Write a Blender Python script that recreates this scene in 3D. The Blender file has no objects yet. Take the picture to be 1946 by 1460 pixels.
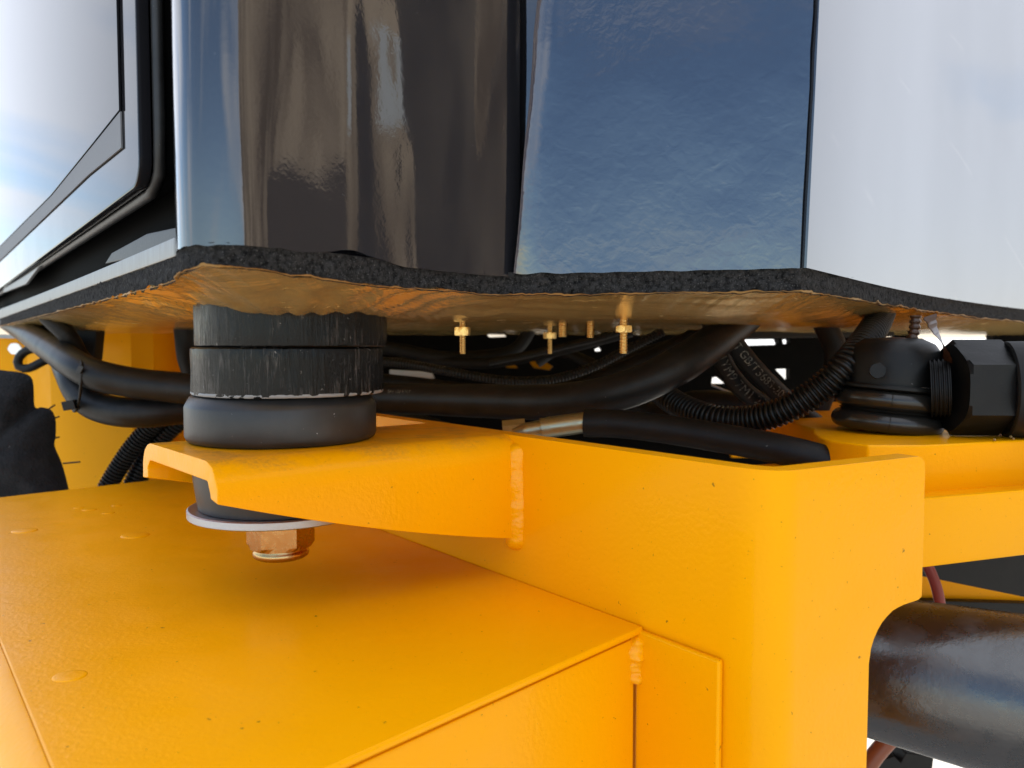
import bpy, bmesh, math, random
from math import radians, sin, cos, pi, atan, tan, exp
from mathutils import Vector, Matrix, noise
from mathutils.geometry import tessellate_polygon
random.seed(7)
S = bpy.context.scene
COL = S.collection

# ------------------------------------------------------------------ camera
F = 1500.0                      # focal length in pixels of the 1946 px wide photograph
PITCH = atan(75 / F)
cam_d = bpy.data.cameras.new('camera')
cam = bpy.data.objects.new('camera', cam_d)
COL.objects.link(cam)
cam.location = (0, 0, 0)
cam.rotation_euler = (pi / 2 - PITCH, 0, 0)
cam_d.sensor_width = 36
cam_d.lens = 36 * F / 1946
cam_d.clip_start = 0.01
cam_d.clip_end = 3000
cam_d.dof.use_dof = True
cam_d.dof.focus_distance = 0.42
cam_d.dof.aperture_fstop = 14
S.camera = cam

# ------------------------------------------------------------------ world, sun, exposure
SUN_EL, SUN_AZ = radians(55), radians(0)       # azimuth from +Y towards +X
w = bpy.data.worlds.new('World')
S.world = w
w.use_nodes = True
nt = w.node_tree
nt.nodes.clear()
def wn(t, **k):
    n = nt.nodes.new(t)
    for a, b in k.items(): setattr(n, a, b)
    return n
wout = wn('ShaderNodeOutputWorld'); wbg = wn('ShaderNodeBackground')
sky = wn('ShaderNodeTexSky', sky_type='NISHITA', sun_disc=False)
sky.sun_elevation = SUN_EL; sky.sun_rotation = SUN_AZ
sky.air_density = 1.0; sky.dust_density = 0.1; sky.ozone_density = 2.2
tc = wn('ShaderNodeTexCoord'); mp = wn('ShaderNodeMapping')
sep = wn('ShaderNodeSeparateXYZ'); nt.links.new(tc.outputs['Generated'], sep.inputs[0])
az = wn('ShaderNodeMath', operation='ADD'); az.inputs[1].default_value = 0.22
ab = wn('ShaderNodeMath', operation='ABSOLUTE'); nt.links.new(sep.outputs['Z'], ab.inputs[0]); nt.links.new(ab.outputs[0], az.inputs[0])
comb = wn('ShaderNodeCombineXYZ')
for ax in 'XY':
    d = wn('ShaderNodeMath', operation='DIVIDE')
    nt.links.new(sep.outputs[ax], d.inputs[0]); nt.links.new(az.outputs[0], d.inputs[1]); nt.links.new(d.outputs[0], comb.inputs[ax])
nt.links.new(comb.outputs[0], mp.inputs[0])
mp.inputs['Rotation'].default_value = (0, 0, radians(35)); mp.inputs['Scale'].default_value = (0.55, 1.5, 1); mp.inputs['Location'].default_value = (1.3, 0.4, 0)
cn = wn('ShaderNodeTexNoise'); cn.inputs['Scale'].default_value = 0.75; cn.inputs['Detail'].default_value = 7; cn.inputs['Roughness'].default_value = 0.52; cn.inputs['Distortion'].default_value = 0.5
nt.links.new(mp.outputs[0], cn.inputs['Vector'])
cr = wn('ShaderNodeValToRGB'); cr.color_ramp.elements[0].position = 0.44; cr.color_ramp.elements[1].position = 0.60
cr.color_ramp.elements[1].color = (0.85, 0.85, 0.85, 1)
cy = wn('ShaderNodeMath', operation='MULTIPLY_ADD'); cy.inputs[1].default_value = 0.17     # more cloud on the sunward side
nt.links.new(sep.outputs['Y'], cy.inputs[0]); nt.links.new(cn.outputs[0], cy.inputs[2]); cz = wn('ShaderNodeMath', operation='MULTIPLY_ADD'); cz.inputs[1].default_value = 0.24     # and higher up
nt.links.new(ab.outputs[0], cz.inputs[0]); nt.links.new(cy.outputs[0], cz.inputs[2]); cx = wn('ShaderNodeMath', operation='MULTIPLY_ADD'); cx.inputs[1].default_value = 0.10
nt.links.new(sep.outputs['X'], cx.inputs[0]); nt.links.new(cz.outputs[0], cx.inputs[2]); nt.links.new(cx.outputs[0], cr.inputs[0])
cm = wn('ShaderNodeMix', data_type='RGBA'); cm.inputs['B'].default_value = (6.0, 6.2, 6.7, 1)
nt.links.new(cr.outputs[0], cm.inputs['Factor']); nt.links.new(sky.outputs[0], cm.inputs['A'])
nt.links.new(cm.outputs['Result'], wbg.inputs['Color'])
wbg.inputs['Strength'].default_value = 0.14
nt.links.new(wbg.outputs[0], wout.inputs[0])

sun_d = bpy.data.lights.new('sun', 'SUN')
sun_d.energy = 4.0; sun_d.angle = radians(0.5); sun_d.color = (1, 0.95, 0.87)
sun = bpy.data.objects.new('sun', sun_d); COL.objects.link(sun)
sd = Vector((sin(SUN_AZ) * cos(SUN_EL), cos(SUN_AZ) * cos(SUN_EL), sin(SUN_EL)))
sun.rotation_euler = sd.to_track_quat('Z', 'Y').to_euler()
S.view_settings.view_transform = 'Standard'
S.view_settings.look = 'None'
S.view_settings.exposure = 1.08
S.view_settings.gamma = 1
try:
    S.cycles.max_bounces = 10; S.cycles.glossy_bounces = 6; S.cycles.diffuse_bounces = 5
except Exception: pass

# ------------------------------------------------------------------ pixel helpers: a pixel of the photograph -> a place
UP = Vector((0, sin(PITCH), cos(PITCH))); FW = Vector((0, cos(PITCH), -sin(PITCH))); RT = Vector((1, 0, 0))
def ray(px, py): return FW + RT * ((px - 973) / F) + UP * (-(py - 730) / F)
def at(px, py, Y):
    d = ray(px, py); return d * (Y / d.y)
def atz(px, py, z):
    d = ray(px, py); return d * (z / d.z)
def onplane(px, py, P, N):
    d = ray(px, py); return d * (P.dot(N) / d.dot(N))
def pxof(p):
    c = p.dot(FW); return (973 + F * p.dot(RT) / c, 730 - F * p.dot(UP) / c)
def isect2(a, b, c, d):
    r = b - a; s = d - c; q = c - a
    t = (q.x * s.y - q.y * s.x) / (r.x * s.y - r.y * s.x)
    return Vector((a.x + t * r.x, a.y + t * r.y, a.z))
def fn(v, sc=1.0): return noise.noise(Vector(v) * sc)
def sstep(a, b, x):
    t = max(0, min(1, (x - a) / (b - a))); return t * t * (3 - 2 * t)
def catmull(P, n=12):
    P = [Vector(p) for p in P]; Q = [P[0] * 2 - P[1]] + P + [P[-1] * 2 - P[-2]]; out = []
    for i in range(1, len(Q) - 2):
        a, b, c, d = Q[i - 1:i + 3]
        for k in range(n):
            t = k / n
            out.append(0.5 * ((2 * b) + (c - a) * t + (2 * a - 5 * b + 4 * c - d) * t * t + (3 * b - a - 3 * c + d) * t ** 3))
    out.append(P[-1]); return out

# ------------------------------------------------------------------ materials
class M:
    def __init__(s, name):
        s.m = bpy.data.materials.new(name); s.m.use_nodes = True; s.t = s.m.node_tree
        s.b = s.t.nodes['Principled BSDF']; s.co = None; s.h = None
    def n(s, t, **k):
        x = s.t.nodes.new(t)
        for a, b in k.items(): setattr(x, a, b)
        return x
    def l(s, a, b): s.t.links.new(a, b)
    def set(s, **k):
        names = dict(base='Base Color', rough='Roughness', metal='Metallic', coat='Coat Weight', coatr='Coat Roughness', spec='Specular IOR Level', ior='IOR', sheen='Sheen Weight', aniso='Anisotropic')
        for a, b in k.items():
            if a == 'base': b = (*b, 1)
            s.b.inputs[names[a]].default_value = b
        return s
    def coord(s, scale=(1, 1, 1), rot=(0, 0, 0)):
        t = s.n('ShaderNodeTexCoord'); m = s.n('ShaderNodeMapping'); m.inputs['Scale'].default_value = scale; m.inputs['Rotation'].default_value = rot
        s.l(t.outputs['Object'], m.inputs[0]); return m.outputs[0]
    def noise(s, scale, detail=4, rough=0.5, vec=None, dist=0, st=(1, 1, 1), rot=(0, 0, 0)):
        x = s.n('ShaderNodeTexNoise'); x.inputs['Scale'].default_value = scale; x.inputs['Detail'].default_value = detail
        x.inputs['Roughness'].default_value = rough; x.inputs['Distortion'].default_value = dist
        s.l(vec or s.coord(st, rot), x.inputs['Vector']); return x.outputs[0]
    def ramp(s, fac, stops):
        r = s.n('ShaderNodeValToRGB'); e = r.color_ramp.elements
        while len(e) < len(stops): e.new(0.5)
        for q, (p, c) in zip(e, stops):
            q.position = p; q.color = (c, c, c, 1) if not isinstance(c, tuple) else (*c, 1)
        s.l(fac, r.inputs[0]); return r.outputs[0]
    def mix(s, fac, a, b):
        x = s.n('ShaderNodeMix', data_type='RGBA')
        s.l(fac, x.inputs['Factor'])
        for k, v in (('A', a), ('B', b)):
            if isinstance(v, tuple): x.inputs[k].default_value = (*v, 1)
            else: s.l(v, x.inputs[k])
        return x.outputs['Result']
    def to(s, out, name): s.l(out, s.b.inputs[name]); return s
    def bump(s, h, dist, strength=1.0):
        b = s.n('ShaderNodeBump'); b.inputs['Distance'].default_value = dist; b.inputs['Strength'].default_value = strength
        s.l(h, b.inputs['Height'])
        if s.h: s.l(s.h, b.inputs['Normal'])
        s.h = b.outputs[0]
        s.l(s.h, s.b.inputs['Normal']); 
        return s
    def coatbump(s):
        s.l(s.h, s.b.inputs['Coat Normal']); return s

def paint(name, base, rough=0.36, peel=0.00015, dirt=0.55, coat=0.09, dust=None):
    m = M(name).set(rough=rough, coat=coat, coatr=0.10, ior=1.45); m.b.inputs['Specular Tint'].default_value = (1.0, 0.68, 0.22, 1); m.b.inputs['Specular IOR Level'].default_value = 0.22
    big = m.noise(9, 3); small = m.noise(900, 2); sp = m.noise(260, 3, 0.6)
    c = m.mix(m.ramp(big, [(0.35, 0.0), (0.7, 1.0)]), tuple(v * 0.965 for v in base), base)
    spots = m.ramp(sp, [(0.715, 0.0), (0.76, min(1, dirt * 1.4))])
    c = m.mix(spots, c, (0.06, 0.035, 0.012))
    c = m.mix(m.ramp(m.noise(800, 2, 0.6), [(0.725, 0.0), (0.76, dirt)]), c, (0.10, 0.06, 0.02))
    sc = m.noise(70, 5, 0.7, st=(0.35, 1, 2.2), rot=(0.2, 0.4, 0.6))
    c = m.mix(m.ramp(sc, [(0.71, 0.0), (0.76, dirt)]), c, (0.30, 0.15, 0.02))
    if dust:
        d = m.noise(30, 6, 0.7)
        g = m.noise(700, 2)
        mul = m.n('ShaderNodeMath', operation='MULTIPLY'); m.l(m.ramp(d, [(0.46, 0), (0.66, dust)]), mul.inputs[0]); 
        ge = m.n('ShaderNodeNewGeometry'); sx = m.n('ShaderNodeSeparateXYZ'); m.l(ge.outputs['True Normal'], sx.inputs[0])
        mz = m.n('ShaderNodeMath', operation='MULTIPLY'); m.l(m.ramp(g, [(0.35, 0.35), (0.6, 1)]), mz.inputs[0]); m.l(m.ramp(sx.outputs['Z'], [(0.5, 0.04), (0.95, 1)]), mz.inputs[1]); m.l(mz.outputs[0], mul.inputs[1])
        c = m.mix(mul.outputs[0], c, (0.26, 0.15, 0.05))
    m.to(c, 'Base Color')
    m.to(m.ramp(m.noise(45, 4), [(0.3, rough - 0.06), (0.7, rough + 0.08)]), 'Roughness')
    m.bump(m.noise(32, 2), 0.0007, 0.5); m.bump(m.noise(420, 2.5, 0.5), peel, 1.0)
    m.coatbump()
    return m.m

YEL = (0.93, 0.385, 0.0)
m_yel = paint('yellow_paint', YEL)
m_yel_dusty = paint('yellow_paint_dusty', YEL, dust=0.75, dirt=0.5)
m_yel_rough = paint('yellow_paint_cut_edge', YEL, rough=0.3, peel=0.0005, dirt=0.4, coat=0.4)
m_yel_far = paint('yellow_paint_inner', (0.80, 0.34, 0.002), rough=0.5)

def gloss_black(name, wav=0.0006, wavscale=22, base=(0.012, 0.012, 0.014), rough=0.045, st=(1, 1, 1), fine=0.0, finescale=180, ior=1.95, scratch=0.35):
    m = M(name).set(base=base, rough=rough, ior=ior)
    v = m.noise(300, 3, 0.7, st=(1, 1, 1))
    c = m.mix(m.ramp(v, [(0.72, 0), (0.76, 0.5)]), base, (0.12, 0.12, 0.12))
    scr = m.n('ShaderNodeTexWave'); scr.wave_type = 'BANDS'; scr.inputs['Scale'].default_value = 3.2; scr.inputs['Distortion'].default_value = 9; scr.inputs['Detail'].default_value = 1; scr.inputs['Detail Scale'].default_value = 0.6
    m.l(m.coord((1, 1, 1.7), (0.3, 0.7, 0.4)), scr.inputs['Vector'])
    mask = m.ramp(m.noise(14, 1), [(0.56, 0), (0.62, scratch)])
    mul = m.n('ShaderNodeMath', operation='MULTIPLY'); m.l(m.ramp(scr.outputs['Fac'], [(0.9996, 0), (0.9999, 1)]), mul.inputs[0]); m.l(mask, mul.inputs[1])
    c = m.mix(mul.outputs[0], c, (0.16, 0.15, 0.14))
    m.to(c, 'Base Color')
    m.to(m.ramp(m.noise(26, 4, 0.6), [(0.35, rough), (0.75, rough + 0.07)]), 'Roughness')
    m.bump(m.noise(wavscale, 1.5, 0.4, st=st), wav, 1.0)
    if fine: m.bump(m.noise(finescale, 2, 0.5, dist=0.4), fine, 1.0)
    return m.m
m_pillar = gloss_black('black_gloss_film_pillar', wav=0.0036, wavscale=24, st=(1, 1, 0.30), fine=0.00002, finescale=420)
m_pillar2 = gloss_black('black_film_sky_tinted', base=(0.010, 0.018, 0.040), wav=0.0013, wavscale=20, scratch=0.0, fine=0.00011, finescale=170)  # navy base mixes the blue of the reflected sky into the black film
m_panel = gloss_black('black_gloss_paint', wav=0.0005, wavscale=9, fine=0.0, ior=2.0, rough=0.06)
m_glass = gloss_black('dark_tinted_glass', scratch=0.0, wav=0.0, wavscale=3, rough=0.015, ior=1.11)
m_doorskin = gloss_black('door_gloss_paint', scratch=0.0, wav=0.0003, wavscale=9, rough=0.05, ior=1.14)

m = M('grey_ceramic_band').set(base=(0.16, 0.16, 0.165), rough=0.6, spec=0.2); m.bump(m.noise(400), 0.0002); m_grey = m.m
m = M('black_rubber'); m.set(rough=0.5)
c = m.mix(m.ramp(m.noise(60, 5, 0.65), [(0.4, 0), (0.75, 1)]), (0.010, 0.010, 0.010), (0.022, 0.022, 0.022)); c = m.mix(m.ramp(m.noise(420, 2), [(0.74, 0), (0.78, 0.7)]), c, (0.3, 0.3, 0.3))
m.to(c, 'Base Color'); m.bump(m.noise(500, 3), 0.00008); m_rub = m.m
m = M('matte_seal_rubber').set(base=(0.004, 0.004, 0.004), rough=0.6, spec=0.06); m.bump(m.noise(300), 0.0001); m.set(ior=1.12); m_seal = m.m
m = M('grey_mount_rubber'); m.set(rough=0.42)
c = m.mix(m.ramp(m.noise(40, 5, 0.6), [(0.3, 0), (0.75, 1)]), (0.013, 0.013, 0.013), (0.030, 0.028, 0.027)); c = m.mix(m.ramp(m.noise(350, 2), [(0.75, 0), (0.78, 0.8)]), c, (0.4, 0.4, 0.4))
m.to(c, 'Base Color'); m.bump(m.noise(30, 3), 0.0008, 0.5); m.bump(m.noise(700, 3), 0.00005); m_puck = m.m
m = M('glossy_bellows_rubber').set(base=(0.014, 0.013, 0.011), rough=0.27); m.bump(m.noise(400, 3), 0.0001); m_bell = m.m
# worn black spacer discs with vertical tool marks
m = M('scuffed_black_steel').set(ior=1.5, spec=0.2)
st = m.noise(95, 4, 0.75, st=(7, 7, 0.55)); st2 = m.noise(260, 3, 0.6, st=(3.2, 3.2, 0.3)); pat = m.noise(38, 4, 0.6)
mu = m.n('ShaderNodeMath', operation='MULTIPLY'); m.l(m.ramp(st, [(0.52, 0), (0.72, 0.6)]), mu.inputs[0]); m.l(m.ramp(pat, [(0.46, 0.04), (0.60, 1)]), mu.inputs[1])
c = m.mix(mu.outputs[0], (0.003, 0.003, 0.003), (0.16, 0.15, 0.145)); c = m.mix(m.ramp(m.noise(300, 3, 0.7), [(0.68, 0), (0.75, 0.8)]), c, (0.30, 0.29, 0.28))
m.to(c, 'Base Color'); m.to(m.ramp(st2, [(0.3, 0.12), (0.7, 0.28)]), 'Roughness'); m.bump(st, 0.0007); m.bump(st2, 0.00012); m_disc = m.m
m = M('pale_scuffed_edge').set(base=(0.22, 0.22, 0.22), rough=0.5); m.bump(m.noise(400, 4), 0.0004); m_scuff = m.m
# foam
m = M('black_felt_foam').set(rough=0.95, spec=0.1)
v = m.noise(420, 6, 0.7); c = m.mix(m.ramp(v, [(0.35, 0), (0.70, 1)]), (0.004, 0.004, 0.004), (0.060, 0.058, 0.057)); c = m.mix(m.ramp(m.noise(1500, 2, 0.6), [(0.62, 0), (0.72, 0.6)]), c, (0.24, 0.23, 0.22))
m.to(c, 'Base Color'); m.bump(v, 0.0022); m.bump(m.noise(1300, 3), 0.0004); m_foam = m.m
# foil facing
m = M('golden_foil').set(metal=0.72)
wv = m.noise(26, 5, 0.6, st=(0.35, 2.2, 1), rot=(0, 0, 0.12), dist=0.6); wf = m.noise(120, 5, 0.65, st=(0.22, 3.0, 1), rot=(0, 0, -0.1))
c = m.mix(m.ramp(wv, [(0.3, 0), (0.7, 1)]), (0.80, 0.53, 0.17), (0.90, 0.64, 0.25)); m.to(c, 'Base Color')
m.to(m.ramp(wf, [(0.3, 0.12), (0.7, 0.28)]), 'Roughness'); m.bump(wv, 0.0010, 0.8); m.bump(wf, 0.0003, 0.8); m_foil = m.m
m = M('torn_foil_edge').set(base=(0.30, 0.18, 0.06), rough=0.5, metal=0.4); m.bump(m.noise(400, 4), 0.0005); m_foiledge = m.m
def metal(name, base, rough, nz=300, bd=0.0001, st=(1, 1, 1), var=0.8):
    m = M(name).set(metal=1)
    a = m.noise(nz, 4, 0.65, st=st)
    m.to(m.mix(a, tuple(v * var for v in base), base), 'Base Color'); m.to(m.ramp(a, [(0.3, rough), (0.7, rough + 0.18)]), 'Roughness'); m.bump(a, bd); return m.m
m_brass = metal('brass', (0.86, 0.62, 0.24), 0.22)
m_gold = metal('yellow_zinc_plating', (0.58, 0.37, 0.16), 0.15, nz=260, bd=0.00006)
m_zinc = metal('zinc_plate', (0.55, 0.57, 0.60), 0.36, nz=500, var=0.6)
m_alu = metal('brushed_aluminium', (0.33, 0.33, 0.32), 0.45, nz=120, st=(3, 3, 0.4))
m_olive = metal('olive_chromate_steel', (0.42, 0.40, 0.28), 0.30, nz=90)
m_bolt = metal('bright_bolt', (0.85, 0.85, 0.85), 0.25)
def rubber(name, lo, hi, rough, bd=0.00012):
    m = M(name)
    m.set(rough=rough, spec=0.28); a = m.noise(55, 5, 0.65); c = m.mix(m.ramp(a, [(0.42, 0), (0.8, 1)]), lo, hi)
    c = m.mix(m.ramp(m.noise(500, 2), [(0.75, 0), (0.79, 0.5)]), c, (0.25, 0.25, 0.25)); m.to(c, 'Base Color')
    m.bump(m.noise(350, 4), bd); return m.m
m_hose = rubber('black_hose_rubber', (0.006, 0.006, 0.006), (0.016, 0.016, 0.016), 0.46)
m_hose2 = rubber('dull_hose_rubber', (0.004, 0.004, 0.004), (0.010, 0.010, 0.009), 0.55)
m_cond = rubber('black_conduit_plastic', (0.005, 0.005, 0.005), (0.012, 0.012, 0.011), 0.36, 0.00004)
m_dark = rubber('black_painted_steel', (0.003, 0.003, 0.003), (0.007, 0.007, 0.006), 0.5)
m_void = rubber('shade_black', (0.0012, 0.0012, 0.0012), (0.003, 0.003, 0.003), 0.7); m_void.node_tree.nodes['Principled BSDF'].inputs['Specular IOR Level'].default_value = 0.06  # near-black colour stands in for deep shade behind the hoses
m_cloth = rubber('black_fabric', (0.006, 0.006, 0.007), (0.02, 0.02, 0.022), 0.85, 0.0015)
m = M('red_cable').set(base=(0.22, 0.015, 0.006), rough=0.4); m.bump(m.noise(300), 0.0001); m_red = m.m
m = M('brown_plastic').set(base=(0.045, 0.018, 0.008), rough=0.3); m.bump(m.noise(200), 0.0002); m_brp = m.m
m = M('orange_hose').set(base=(0.20, 0.05, 0.015), rough=0.45); m.bump(m.noise(300), 0.0001); m_or = m.m
m = M('hose_print').set(base=(0.34, 0.33, 0.28), rough=0.7)
m.to(m.mix(m.ramp(m.noise(420, 3), [(0.38, 0), (0.60, 1)]), (0.22, 0.205, 0.165), (0.02, 0.02, 0.018)), 'Base Color'); m_print = m.m
m = M('cylinder_black_paint'); m.set(rough=0.2, ior=1.9)
sc = m.noise(46, 5, 0.7, st=(1, 1, 1)); m.to(m.mix(m.ramp(sc, [(0.5, 0), (0.75, 1)]), (0.010, 0.010, 0.010), (0.03, 0.03, 0.032)), 'Base Color')
m.to(m.ramp(sc, [(0.40, 0.20), (0.62, 0.38)]), 'Roughness'); m.bump(m.noise(22, 2), 0.0008, 0.6); m.bump(m.noise(330, 4, 0.6), 0.00014); m_cyl = m.m
m = M('concrete_ground').set(rough=0.9)
m.to(m.mix(m.ramp(m.noise(0.7, 8, 0.6), [(0.3, 0), (0.7, 1)]), (0.36, 0.34, 0.30), (0.50, 0.48, 0.44)), 'Base Color'); m.bump(m.noise(30, 6), 0.01); m_ground = m.m
m = M('reflected_brown').set(rough=0.7)
m.to(m.mix(m.ramp(m.noise(0.8, 5, 0.6, st=(1, 1, 0.45)), [(0.38, 0), (0.60, 1)]), (0.22, 0.145, 0.09), (0.74, 0.55, 0.37)), 'Base Color'); m_brown = m.m
m = M('reflected_dark_brown').set(base=(0.14, 0.10, 0.075), rough=0.5); m_door = m.m
m = M('glint_white').set(base=(0.85, 0.84, 0.80), rough=0.8); m_white = m.m

# ------------------------------------------------------------------ object helpers
def wloc(o):
    v = Vector((0, 0, 0))
    while o is not None: v += o.location; o = o.parent
    return v
def thing(name, label, cat, loc, group=None, kind=None):
    o = bpy.data.objects.new(name, None); COL.objects.link(o); o.location = loc; o.empty_display_size = 0.02
    o['label'] = label; o['category'] = cat
    if group: o['group'] = group
    if kind: o['kind'] = kind
    return o
def tag(o, label, cat, group=None):
    o['label'] = label; o['category'] = cat
    if group: o['group'] = group
    return o
def link(name, me, mat, parent=None, loc=None, label=None, kind=None):
    o = bpy.data.objects.new(name, me); COL.objects.link(o)
    if parent is not None:
        off = wloc(parent); o.parent = parent
        me.transform(Matrix.Translation(-off))
    elif loc is not None:
        me.transform(Matrix.Translation(-Vector(loc))); o.location = loc
    me.materials.append(mat)
    if label: o['label'] = label
    if kind: o['kind'] = kind
    return o
def mesh(name, V, Fc, mat, parent=None, loc=None, label=None, kind=None, smooth=True, ang=40, bevel=0, seg=2, bang=50, recalc=True):
    bm = bmesh.new()
    vs = [bm.verts.new(v) for v in V]
    for f in Fc:
        try: bm.faces.new([vs[i] for i in f])
        except ValueError: pass
    if recalc: bmesh.ops.recalc_face_normals(bm, faces=bm.faces)
    if bevel:
        es = [e for e in bm.edges if len(e.link_faces) == 2 and e.calc_face_angle(0) > radians(bang)]
        bmesh.ops.bevel(bm, geom=es, offset=bevel, segments=seg, affect='EDGES', profile=0.5, clamp_overlap=True)
    me = bpy.data.meshes.new(name); bm.to_mesh(me); bm.free()
    if smooth:
        me.polygons.foreach_set('use_smooth', [True] * len(me.polygons)); me.set_sharp_from_angle(angle=radians(ang))
    o = link(name, me, mat, parent, loc, label, kind)
    if bevel and smooth:
        wm = o.modifiers.new('weighted_normal', 'WEIGHTED_NORMAL'); wm.keep_sharp = True
    return o
def prism(poly, ext, holes=()):
    """planar polygon (3D points) with holes, extruded by vector ext -> verts, faces"""
    loops = [list(poly)] + [list(h) for h in holes]
    V = [Vector(p) for L in loops for p in L]; n = len(V); ext = Vector(ext)
    Fc = []
    if holes:
        tri = tessellate_polygon([[Vector(p) for p in L] for L in loops])
        Fc += [tuple(t) for t in tri] + [tuple(i + n for i in reversed(t)) for t in tri]
    else:
        Fc += [tuple(range(n)), tuple(i + n for i in reversed(range(n)))]
    V += [v + ext for v in V]
    k = 0
    for L in loops:
        m_ = len(L)
        for i in range(m_):
            a, b = k + i, k + (i + 1) % m_
            Fc.append((a, b, b + n, a + n))
        k += m_
    return V, Fc
def box(c, ax, ay, az):
    c = Vector(c); ax, ay, az = map(Vector, (ax, ay, az))
    V = [c + ax * i + ay * j + az * k for i in (-1, 1) for j in (-1, 1) for k in (-1, 1)]
    return V, [(0, 1, 3, 2), (4, 6, 7, 5), (0, 4, 5, 1), (2, 3, 7, 6), (0, 2, 6, 4), (1, 5, 7, 3)]
def frames(pts):
    T = []
    for i in range(len(pts)):
        a = pts[max(0, i - 1)]; b = pts[min(len(pts) - 1, i + 1)]; T.append((b - a).normalized())
    N = [T[0].orthogonal().normalized()]
    for i in range(1, len(pts)):
        n = N[-1] - T[i] * N[-1].dot(T[i]); N.append(n.normalized())
    return T, N
def tube(pts, r, seg=20, cap=True):
    T, N = frames(pts); V = []; Fc = []
    for i, p in enumerate(pts):
        b = T[i].cross(N[i]); rr = r(i, p) if callable(r) else r
        for k in range(seg):
            a = 2 * pi * k / seg; V.append(p + (N[i] * cos(a) + b * sin(a)) * rr)
    for i in range(len(pts) - 1):
        for k in range(seg):
            a = i * seg + k; b = i * seg + (k + 1) % seg; Fc.append((a, b, b + seg, a + seg))
    if cap:
        Fc.append(tuple(range(seg - 1, -1, -1))); Fc.append(tuple((len(pts) - 1) * seg + k for k in range(seg)))
    return V, Fc
def resample(pts, step):
    out = [pts[0]]; acc = 0
    for a, b in zip(pts, pts[1:]):
        L = (b - a).length
        while acc + L >= step:
            t = (step - acc) / L; a = a.lerp(b, t); out.append(a.copy()); L = (b - a).length; acc = 0
        acc += L
    out.append(pts[-1]); return out
def route(P): return [at(*p) for p in P]
def hose(name, P, r, mat, label=None, cat='hose', group=None, parent=None, lump=0.0, step=0.006, seg=20):
    pts = resample(catmull(route(P) if len(P[0]) == 3 and not isinstance(P[0], Vector) else P, 14), step)
    f = (lambda i, p: r * (1 + lump * fn(p, 60)))
    V, Fc = tube(pts, f, seg)
    if parent is not None: return mesh(name, V, Fc, mat, parent, ang=60), pts
    o = mesh(name, V, Fc, mat, None, loc=pts[0], ang=60)
    tag(o, label, cat, group); return o, pts
def conduit(name, P, r, pitch, mat, label=None, group=None, parent=None, seg=22, depth=0.12):
    pts = resample(catmull(route(P), 20), pitch / 6)
    prof = [1, 1, 1 - depth * 0.5, 1 - depth * 2.0, 1 - depth * 2.0, 1 - depth * 0.5]
    V, Fc = tube(pts, lambda i, p: r * prof[i % 6], seg)
    if parent is not None: return mesh(name, V, Fc, mat, parent, ang=50)
    o = mesh(name, V, Fc, mat, None, loc=pts[0], ang=50); tag(o, label, 'conduit', group); return o
def lathe(c, prof, n=96, wob=None, tilt=None):
    c = Vector(c); V = []; Fc = []
    for (r, z) in prof:
        for k in range(n):
            a = 2 * pi * k / n; p = Vector((r * cos(a), r * sin(a), z))
            if wob: p = p + wob(p, a, r, z)
            if tilt: p = tilt @ p
            V.append(c + p)
    for i in range(len(prof) - 1):
        for k in range(n):
            a = i * n + k; b = i * n + (k + 1) % n; Fc.append((a, b, b + n, a + n))
    Fc.append(tuple(range(n - 1, -1, -1))); Fc.append(tuple((len(prof) - 1) * n + k for k in range(n)))
    return V, Fc
def hexprism(c, R, z0, z1, rot=0, ch=0.12, axis=None):
    """chamfered hexagon between z0 and z1 about an axis through c"""
    V = []; Fc = []; n = 36
    def rad(a):
        q = (a - rot) % (pi / 3) - pi / 6
        return R * cos(pi / 6) / cos(q)
    d = (z1 - z0); lv = [(z0, 0.90), (z0 + d * ch, 1), (z1 - d * ch, 1), (z1, 0.90)]
    for z, s in lv:
        for k in range(n):
            a = 2 * pi * k / n + rot; q = rad(a); q2 = min(q, R * s)
            V.append(Vector((q2 * cos(a), q2 * sin(a), z)))
    for i in range(3):
        for k in range(n):
            a = i * n + k; b = i * n + (k + 1) % n; Fc.append((a, b, b + n, a + n))
    Fc.append(tuple(range(n - 1, -1, -1))); Fc.append(tuple(3 * n + k for k in range(n)))
    Q = axis.to_track_quat('Z', 'Y').to_matrix() if axis else Matrix.Identity(3)
    return [Vector(c) + Q @ v for v in V], Fc
def sweep_wall(P, zlo, zhi, thick, nz=2, lean=None, n=None):
    """vertical sheet along a plan polyline P (2D); zlo/zhi callables of index; thickness goes to the left-hand normal * thick"""
    V = []; Fc = []; m_ = len(P); nz += 1
    for side in (0, 1):
        for i, p in enumerate(P):
            a = P[max(0, i - 1)]; b = P[min(m_ - 1, i + 1)]; t = Vector((b[0] - a[0], b[1] - a[1])).normalized(); nn = Vector((-t.y, t.x))
            q = Vector((p[0], p[1])) + nn * thick * side
            z0, z1 = zlo(i), zhi(i)
            for k in range(nz):
                z = z0 + (z1 - z0) * k / (nz - 1)
                v = Vector((q.x, q.y, z))
                if lean: v = v + lean(i, z)
                V.append(v)
    o = m_ * nz
    for i in range(m_ - 1):
        for k in range(nz - 1):
            a = i * nz + k; Fc.append((a, a + nz, a + nz + 1, a + 1)); Fc.append((o + a, o + a + 1, o + a + nz + 1, o + a + nz))
        a = i * nz; Fc.append((a, a + o, a + nz + o, a + nz)); a += nz - 1; Fc.append((a, a + nz, a + nz + o, a + o))
    for k in range(nz - 1):
        a = k; Fc.append((a, a + 1, a + 1 + o, a + o)); a = (m_ - 1) * nz + k; Fc.append((a, a + o, a + 1 + o, a + 1))
    return V, Fc

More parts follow.
